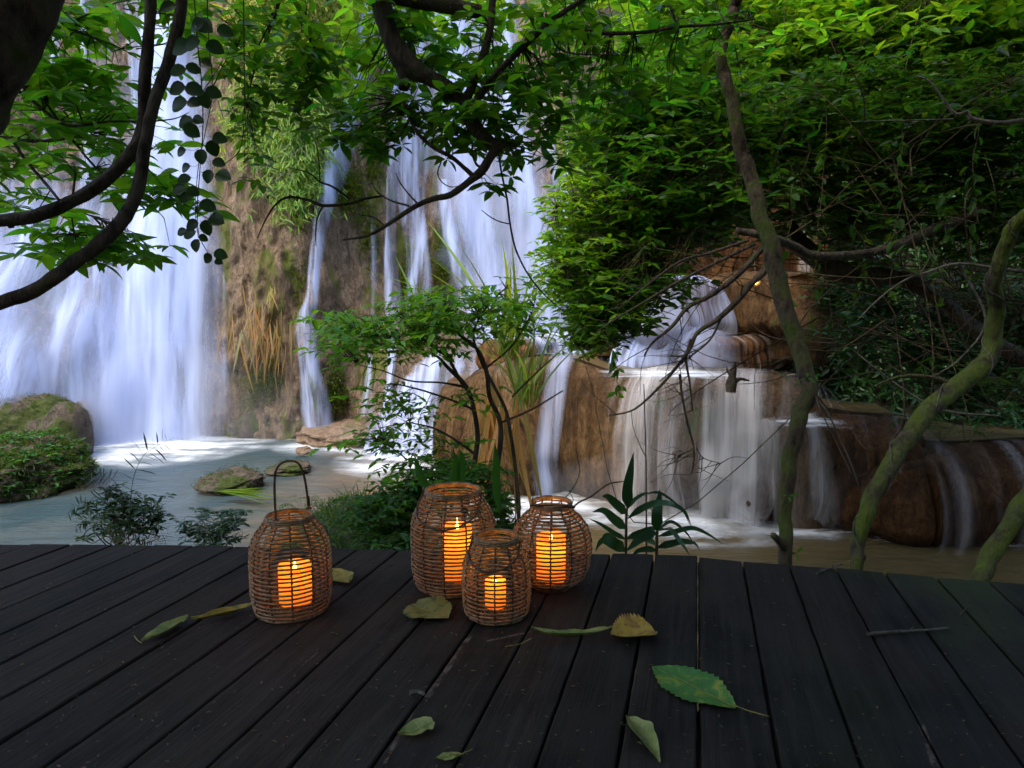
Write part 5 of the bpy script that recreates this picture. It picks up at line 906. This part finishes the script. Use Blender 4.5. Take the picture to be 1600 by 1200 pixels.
# moss cushions beside the central falls
def moss(reg, n, label):
    cx, cy, rx, ry = reg; u = rng.normal(0, .5, (n, 2)); P = on_cliff(cx + u[:, 0] * rx, cy + u[:, 1] * ry, .12); lv = Leaves(); d = rng.normal(0, .7, P.shape) + [0, -.7, -.3]
    for _ in range(3): lv.add(P + rng.normal(0, .05, P.shape), d + rng.normal(0, .5, P.shape), .09, .3, ntilt=.6, up=np.array([0, -.6, .8]), col=((.12, .17, .012), .35))
    o = lv.build('moss_cushion', M['leaf'], None, 'lo'); tag(o, label, 'moss', 'moss cushions on the wet cliff')
moss((545, 290, 26, 44), 900, 'moss cushion right beside the upper bend of the narrow crooked waterfall'); moss((585, 250, 16, 44), 500, 'moss patch high between the crooked fall and the twin strands'); moss((580, 365, 16, 60), 700, 'long moss streak down the middle of the brown cliff')
moss((635, 440, 12, 50), 500, 'moss patch between the two thin strands of falling water'); moss((690, 400, 18, 60), 700, 'moss cushion along the left border of the wide veil of water'); moss((468, 400, 8, 60), 300, 'narrow dark moss strip just left of the crooked waterfall'); moss((520, 610, 24, 40), 400, 'moss at the foot of the cliff right of the crooked waterfall')
moss((410, 590, 34, 44), 500, 'moss on the bulging lower cliff left of the crooked waterfall'); moss((878, 310, 12, 40), 260, 'moss beside the rightmost strand of the wide veil')
# tall grass blades / reeds
def reeds(c, n, L, label, col, wr=.035, m_='leaf_lit'):
    lv = Leaves(); c = np.array(c); a = rng.uniform(0, 2 * math.pi, n); d = np.stack([np.cos(a) * .35, np.sin(a) * .35, np.ones(n)], 1); lv.add(c + rng.normal(0, .06, (n, 3)) * [1, 1, .2], d, L, wr, ntilt=.3, col=col)
    t = tree('reed_clump', c, label, 'reeds', 'reed clumps'); lv.build('blades', M[m_], t, 'blade', .45)
for (px, py, Yd, n, L, lab, col) in ((790, 560, 7.6, 34, 1.25, 'tall pale green reed blades rising behind the sapling', ((.18, .30, .06), .3)), (660, 540, 8, 14, .9, 'few thin reed blades at the left of the sapling top', ((.16, .28, .06), .3)), (815, 640, 7.4, 26, 1.2, 'reed blades right of the sapling hanging over the brown rock', ((.14, .22, .05), .4))): reeds(at(px, py, Yd), n, L, lab, col)
def strawy(px, py, Yd, n, L, label, col, spread=.05):
    lv = Leaves(); tb = Tubes(); c = at(px, py, Yd) if Yd else on_cliff(px, py, .3); d = np.stack([rng.normal(0, .22, n), rng.normal(-.15, .1, n), -np.ones(n)], 1); B_ = c + rng.normal(0, spread, (n, 3)); lv.add(B_, d, L, .045, up=np.array([0, -1, 0]), ntilt=.4, col=col)
    t = tree('dry_leaves', c, label, 'dry leaves', 'hanging dead leaf tufts'); lv.build('blades', M['leaf'], t, 'blade', .1)
strawy(775, 620, 7.2, 40, 1.1, 'straw coloured dead reed leaves hanging down over the brown rock behind the sapling', ((.36, .22, .10), .35), .12)
strawy(425, 450, 0, 16, .55, 'pale yellow dead leaf tuft hanging on the cliff left of the crooked waterfall', ((.50, .42, .16), .25)); strawy(408, 500, 0, 60, .9, 'tan dead roots and straw hanging down the middle of the cliff', ((.38, .26, .13), .35), .3); strawy(432, 540, 0, 40, .7, 'dry straw hanging on the lower bulge of the cliff', ((.36, .25, .13), .35), .25)
# fallen palm leaf on the flat rock
t = tree('palm_leaf', onz(350, 775, ZW + .12), 'fallen green palm leaf lying on the flat mossy rock in the pool', 'leaf'); lv = Leaves(); c = onz(338, 768, ZW + .18); n = 22; a = rng.uniform(-.5, .35, n); lv.add(np.repeat(c[None], n, 0), np.stack([np.cos(a), np.sin(a) * .8, rng.uniform(-.05, .1, n)], 1), .85, .05, ntilt=.3, col=((.16, .26, .05), .3)); lv.build('blades', M['leaf'], t, 'blade', .06)

# ---- bamboo-like shoots at the deck edge (explicit leaves)
Y = 2.75
def shoot(base, joints, leaves, label):
    t = tree('bamboo_shoot', at(*base), label, 'bamboo', 'bamboo shoots at the deck edge'); tb = Tubes(); tb.px([(*j, r) for j, r in joints], 6, 4); tb.build('stem', M['bark_mix'], t)
    for lf in leaves:
        P = [at(*p, Y + dy) for *p, dy in lf[0]]; q = crom(np.array(P), 6); w_ = lf[1] * Y / F_PX; n = len(q); s = np.linspace(0, 1, n); W = w_ * np.clip(np.minimum(1, s * 5 + .12) * (1 - s**2.4), 0.02, 1); T = norm(np.gradient(q, axis=0)); sd_ = norm(np.cross(T, np.array(lf[2] if len(lf) > 2 else (0, -1, .35)))); nm = np.cross(sd_, T)
        V = np.stack([q - sd_ * W[:, None] + nm * W[:, None] * .25, q, q + sd_ * W[:, None] + nm * W[:, None] * .25], 1).reshape(-1, 3); k = rng.uniform(.75, 1.25); mesh_np('leaf', V, grid_faces(n, 3), M['leaf_dark'], t, cols=np.tile([.016 * k, .062 * k, .026 * k], (len(V), 1)), smooth=True)
shoot((980, 880, Y), [((975, 1000, Y), 2.6), ((978, 900, Y), 2.6), ((978, 850, Y), 2.4), ((979, 800, Y), 2.2), ((981, 795, Y), 2)],
      [([(981, 795, 0), (980, 765, -.02), (985, 735, -.02), (990, 706, 0)], 9, (0, -1, 0)), ([(979, 802, 0), (965, 790, -.1), (950, 777, -.15), (940, 776, -.2)], 8), ([(978, 826, 0), (960, 812, -.1), (943, 798, -.18), (925, 800, -.25)], 8), ([(978, 843, 0), (958, 832, -.1), (940, 820, -.2), (920, 810, -.3)], 4), ([(980, 795, 0), (992, 780, .1), (1008, 771, .2), (1018, 772, .3)], 3.5), ([(981, 810, 0), (1000, 796, -.05), (1024, 786, -.1), (1050, 788, -.2), (1070, 800, -.2), (1081, 825, -.2)], 5.5),
       ([(1012, 770, .1), (1030, 770, .1), (1050, 782, .1), (1068, 800, .1), (1078, 822, .1)], 2.5), ([(976, 858, 0), (962, 850, -.1), (948, 838, -.1), (938, 852, -.1)], 9), ([(976, 862, 0), (955, 850, 0), (940, 845, 0), (930, 862, 0)], 7), ([(979, 842, 0), (1000, 833, 0), (1020, 826, 0), (1045, 828, .1)], 6)], 'taller dark green bamboo shoot with one upright lance leaf at the deck edge')
shoot((1024, 880, Y), [((1026, 1000, Y), 2.6), ((1026, 900, Y), 2.8), ((1026, 850, Y), 2.8), ((1027, 830, Y), 2.4)],
      [([(1027, 830, 0), (1026, 805, -.02), (1029, 785, 0), (1031, 764, 0)], 9.5, (0, -1, 0)), ([(1027, 830, 0), (1045, 826, -.2), (1062, 845, -.35), (1078, 868, -.4)], 5), ([(1028, 838, 0), (1050, 832, 0), (1080, 825, 0), (1105, 834, 0), (1132, 852, 0)], 4.5), ([(1026, 856, 0), (1045, 850, 0), (1065, 846, -.1), (1085, 850, -.2), (1094, 862, -.3)], 6), ([(1026, 832, 0), (1005, 838, -.1), (990, 850, -.2), (978, 862, -.3)], 8), ([(1025, 852, 0), (1010, 842, .1), (995, 835, .1), (985, 840, .1)], 6), ([(1028, 828, 0), (1048, 815, .1), (1070, 830, .1), (1085, 850, .1)], 3), ([(1026, 860, 0), (1010, 858, 0), (995, 862, 0), (985, 875, 0)], 5)],
      'shorter bamboo shoot with a pointed upright leaf and arching blades, right of the other shoot')
# a few thin bare stems standing at the edge, and a broad upright leaf
t = tree('dry_shoot', at(1010, 880, 2.9), 'thin straight bare stem standing between the two bamboo shoots', 'stem'); tb = Tubes(); tb.px([(1010, 960, 2.9, 1.6), (1010, 800, 2.9, 1.4), (1009, 700, 2.9, 1.1), (1006, 600, 2.9, .8)], 5); tb.px([(1010, 715, 2.9, .8), (1002, 700, 2.9, .8), (990, 670, 2.9, .6), (986, 640, 2.9, .4)], 4); tb.build('stalk', M['bark'], t)
t = tree('bare_twig', at(900, 790, 2.6), 'thin bare twig curving up to the right behind the onion shaped lantern', 'stem'); tb = Tubes(); tb.px([(885, 850, 2.6, 1.6), (895, 795, 2.6, 1.6), (925, 775, 2.6, 1.5), (950, 757, 2.6, 1.4), (975, 752, 2.6, 1)], 5); tb.px([(806, 850, 2.7, 2), (812, 790, 2.7, 2), (806, 740, 2.7, 1.6)], 5); tb.px([(868, 790, 2.7, .9), (890, 770, 2.7, .9), (905, 740, 2.7, .8), (900, 700, 2.7, .5)], 4); tb.build('stalk', M['bark'], t)
t = tree('broad_leaf_plant', at(712, 800, 3.4), 'broad upright glossy leaves just above the rim of the tallest lantern', 'plant')
for lf in ([(705, 800), (708, 760), (712, 725), (708, 700)], [(722, 800), (721, 750), (722, 715), (719, 703)], [(780, 800), (776, 760), (775, 720), (773, 690)], [(690, 810), (672, 770), (655, 735), (648, 712)]):
    q = crom(np.array([at(*p, 3.4) for p in lf]), 6); n = len(q); s = np.linspace(0, 1, n); W = .022 * np.clip(np.minimum(1, s * 3 + .2) * (1 - s**3), .03, 1); sd_ = np.array([1, .25, 0]); V = np.stack([q - W[:, None] * sd_ - [[0, .006, 0]], q, q + W[:, None] * sd_ - [[0, .006, 0]]], 1).reshape(-1, 3); mesh_np('leaf', V, grid_faces(n, 3), M['leaf'], t, cols=np.tile([.03, .11, .02], (len(V), 1)), smooth=True)

# ---- leaves and sticks on the deck
def autumn_mat(name, c1, c2, c3, rough=.5, sc=30):
    m, nt, out = mat(name); w0 = mapv(nt, (1, 1, 1)); n = noise(nt, w0, sc, 5, .6, .5); n2 = noise(nt, w0, sc * 5, 3)
    c = ramp(nt, n, [(.35, c1), (.52, c2), (.68, c3)]); c = mixc(nt, ramp(nt, n2, [(.6, (0, 0, 0)), (.75, (.7, .7, .7))]), c, (.05, .035, .01))
    p = nd(nt, 'BsdfPrincipled', Base_Color=c, Roughness=rough, Normal=nd(nt, 'Bump', Height=n2, Strength=.3, Distance=.002).outputs[0]); t = nd(nt, 'BsdfTranslucent', Color=c); nt.links.new(nd(nt, 'MixShader', i0=.25, i1=p.outputs[0], i2=t.outputs[0]).outputs[0], out.inputs[0]); return m
M['f_green'] = autumn_mat('fallen_leaf_green', (.04, .16, .02), (.06, .20, .025), (.30, .32, .03)); M['f_yel'] = autumn_mat('fallen_leaf_yellow', (.18, .15, .02), (.34, .27, .04), (.10, .12, .02)); M['f_brown'] = autumn_mat('fallen_leaf_brown', (.30, .17, .02), (.42, .28, .03), (.20, .09, .015)); M['f_ol'] = autumn_mat('fallen_leaf_olive', (.12, .17, .04), (.22, .27, .07), (.30, .32, .10)); M['f_mot'] = autumn_mat('fallen_leaf_mottled', (.05, .08, .03), (.17, .20, .05), (.22, .17, .05), sc=45)
def deck_leaf(tip0, tip1, wpx, label, m_, curl=.15, fold=.25, lift=.006, edge=.05, stem=None, outline=None, roll=0., twist=0.):
    a = onz(*tip0, 0.); b = onz(*tip1, 0.); ax = b - a; L = np.linalg.norm(ax); ax = ax / L; sd_ = np.cross(UP, ax); mid = (a + b) / 2; w_ = wpx * mid[1] / F_PX; 
    s = np.linspace(0, 1, 29); prof = outline or [(0, .03), (.12, .45), (.3, .85), (.5, 1), (.7, .85), (.88, .42), (1, .02)]; W = np.interp(s, [p[0] for p in prof], [p[1] for p in prof]); W = np.convolve(np.r_[W[0], W, W[-1]], [.25, .5, .25], 'valid') * w_ / 2
    W = W * (1 + edge * (np.arange(29) % 2 - .5) + .08 * vn(s * 5, 0, 0, int(tip0[0]))); u = np.linspace(-1, 1, 11); V = []
    for i in range(29):
        wl = W[i]; ang = twist * (s[i] - .5); o = u * wl; h = fold * np.abs(o) + lift + curl * L * ((s[i] - .5)**2) * (1 if roll == 0 else 1) + .0035 * vn(s[i] * 6, u * 2, 0, int(tip0[1])) + roll * o
        V.append(a + ax * (s[i] * L) + sd_[None] * (o * math.cos(ang) * (1 / math.sqrt(1 + roll * roll)))[:, None] + UP[None] * np.maximum(h + np.sin(ang) * o, .003)[:, None])
    t = thing('fallen_leaf', (mid[0], mid[1], 0), label, 'leaf', 'fallen leaves on the deck'); V = np.array(V).reshape(-1, 3)
    f = grid_faces(29, 11); V2 = V - np.array([0, 0, .0009]); mesh_np('blade', np.vstack([V, V2]), np.vstack([f, f[:, ::-1] + len(V)]), m_, t, smooth=True)
    tb = Tubes(); mr = V.reshape(29, 11, 3)[:, 5] + [0, 0, .0012]; tb.add(mr, np.linspace(.0014, .0004, 29), 4)
    if stem: e = [onz(*p, 0.) + [0, 0, .006] for p in stem]; tb.add(crom(np.array(e), 5), .0012, 4)
    tb.build('midrib', M['f_yel'], t)
deck_leaf((1149, 1108), (1020, 1045), 100, 'large oval green leaf with yellow edges lying alone on the right half of the deck', M['f_green'], .03, .10, .003, .12, stem=[(1149, 1107), (1170, 1115), (1202, 1124)])
deck_leaf((645, 948), (700, 970), 84, 'mottled broad leaf lying just in front of the tallest lantern', M['f_mot'], .12, .15, .004, .10, outline=[(0, .3), (.12, .75), (.3, 1), (.55, .95), (.8, .6), (1, .03)])
deck_leaf((222, 1008), (294, 969), 30, 'dry curled olive leaf at the far left of the fallen leaves', M['f_ol'], .25, .5, .004, .06, stem=[(222, 1008), (215, 1004), (210, 997)])
deck_leaf((300, 977), (403, 950), 22, 'dark yellow leaf curled on its edge against the left lantern', M['f_yel'], .35, .8, .004)
deck_leaf((518, 893), (545, 915), 40, 'small yellow leaf peeking out behind the left lantern on its right side', M['f_yel'], .15, .2)
deck_leaf((830, 1000), (958, 996), 16, 'long narrow curled leaf lying left of the broken brown one', M['f_ol'], .45, .9, .008, stem=[(830, 1001), (812, 1010), (790, 1014)])
deck_leaf((955, 1000), (1022, 992), 84, 'torn yellow brown leaf with a notch, tip to tip with the long narrow one', M['f_brown'], .25, .45, .005, .18, outline=[(0, .05), (.15, .45), (.4, .9), (.7, 1), (.88, .7), (1, .25)])
deck_leaf((622, 1154), (677, 1135), 46, 'curled olive leaf near the bottom edge left of the centre', M['f_ol'], .3, .35, .004, outline=[(0, .04), (.3, .6), (.6, .9), (.85, .9), (1, .3)])
deck_leaf((724, 1181), (680, 1188), 22, 'small pale green leaf at the bottom edge with a thin stalk', M['f_ol'], .05, .12, .003, .06, stem=[(724, 1181), (732, 1178), (738, 1175)])
deck_leaf((978, 1122), (1032, 1194), 44, 'folded triangular grey green leaf near the bottom edge right of the centre', M['f_ol'], .05, 1.0, .003, .0, outline=[(0, .02), (.2, .5), (.45, 1), (.75, .6), (1, .02)])
def stick(pts, r, label, knob=False):
    P = np.array([onz(*p, 0.) + [0, 0, r + .001] for p in pts]); t = thing('fallen_twig', (*P[0, :2], 0), label, 'twig', 'twigs lying on the deck'); tb = Tubes(); q = crom(P, 6); tb.add(q, np.linspace(r, r * .5, len(q)), 6, .3)
    k = q[len(q) // 2]; tb.add(np.array([k, k + [.02, .015, .004]]), r * .5, 4); tb.build('wood', M['bark_grey'], t)
stick([(1355, 994), (1400, 990), (1440, 988), (1482, 984)], .0045, 'straight grey twig lying across two boards at the right'); stick([(1276, 898), (1296, 890), (1316, 884)], .004, 'short twig lying on the far edge of the deck near the crooked trunk'); stick([(1500, 962), (1508, 954), (1516, 948)], .002, 'tiny pale curled shaving on the right part of the deck')
stick([(640, 1088), (652, 1086), (664, 1090)], .006, 'knobbly dark catkin beside the pale scuff in the centre of the deck')
t = tree('driftwood_stump', onz(1152, 604, -.1) + np.array([0, .25, 0]), 'small dark forked stump of driftwood on the lip of the wide cascade', 'stump'); c = np.array(t.location); tb = Tubes()
tb.add(crom(np.array([c + [0, 0, -.1], c + [.01, 0, .08], c + [.03, 0, .2], c + [.035, 0, .3]]), 4), np.linspace(.07, .012, 13), 7, .4); tb.add(crom(np.array([c + [.02, 0, .02], c + [.12, 0, .07], c + [.24, .02, .05]]), 4), np.linspace(.04, .01, 9), 6, .4); tb.add(crom(np.array([c + [0, 0, .12], c + [-.05, 0, .17], c + [-.06, 0, .24]]), 4), np.linspace(.02, .006, 9), 6, .4); tb.build('wood', M['bark'], t)
lv = Leaves(); n = 420; P = onz(rng.uniform(-20, 1620, n), 860 + 345 * rng.random(n)**.7, .0025); k = P[:, 1] < np.interp(P[:, :2] @ nn, es, et) - .05 if False else np.array([(p[:2] @ dd) < np.interp(p[:2] @ nn, es, et) - .03 for p in P]); P = P[k]; a = rng.uniform(0, 6.28, len(P))
lv.add(P, np.stack([np.cos(a), np.sin(a), 0 * a], 1), .011, .35, ntilt=.15, col=((.13, .10, .06), .6)); tag(lv.build('deck_litter', M['leaf'], None, 'lo', .05), 'tiny dry flakes and grit scattered over the deck boards', 'litter', kind='stuff')
# ---- far lamp, and a glowing orange cluster
t = thing('hanging_lamp', at(1180, 440, 10.9), 'tiny glowing lamp hanging by the brown rock above the upper ledge', 'lamp'); import bmesh as _b
def ball(name, c, r, m_, par, seed=0, amp=.0, sq=1.):
    bm = bmesh.new(); bmesh.ops.create_icosphere(bm, subdivisions=3, radius=r)
    for v in bm.verts: v.co *= 1 + amp * float(vn(v.co.x * 3 / r, v.co.y * 3 / r, v.co.z * 3 / r, seed)); v.co.z *= sq
    me = bpy.data.meshes.new(name); bm.to_mesh(me); bm.free(); me.materials.append(m_); o = link(name, me, par); o.location = np.array(c) - np.array(par.location); return o
c = at(1180, 440, 10.9); ball('bulb', c, .045, emit('bulb_light', (1, .55, .12), 9), t); tb = Tubes()
for a in np.linspace(0, math.pi, 5)[:-1]:
    b = np.linspace(0, 2 * math.pi, 17); tb.add(c + .075 * np.stack([np.cos(b) * math.cos(a), np.cos(b) * math.sin(a), np.sin(b)], 1), .006, 4, cap=False)
tb.add(np.array([c + [0, 0, .07], c + [0, .1, .5]]), .004, 4); tb.build('wicker_cage', M['wicker'], t)
l = bpy.data.lights.new('lamp_light', 'POINT'); l.energy = 2.2; l.color = (1, .5, .12); l.shadow_soft_size = .08; lo = bpy.data.objects.new('lamp_light', l); COL.objects.link(lo); lo.parent = t; lo.location = (0, -.18, 0)
t = thing('orange_cluster', at(1254, 492, 11.1), 'small glowing orange shape against the dark rock, below and right of the tiny lamp', 'lantern'); c = at(1254, 492, 11.1)
ball('shade', c, .13, emit('orange_glow', (1, .22, .012), .4), t, 5, .45, 1.2); ball('shade_lower', c - [.06, 0, .17], .07, emit('orange_glow_dim', (1, .16, .01), .3), t, 8, .5, 1.1)  # irregular orange lumps with an emissive material
l = bpy.data.lights.new('orange_light', 'POINT'); l.energy = 1.6; l.color = (1, .35, .06); l.shadow_soft_size = .1; lo = bpy.data.objects.new('orange_light', l); COL.objects.link(lo); lo.parent = t; lo.location = (0, -.3, 0)  # point light added in front of the orange cluster
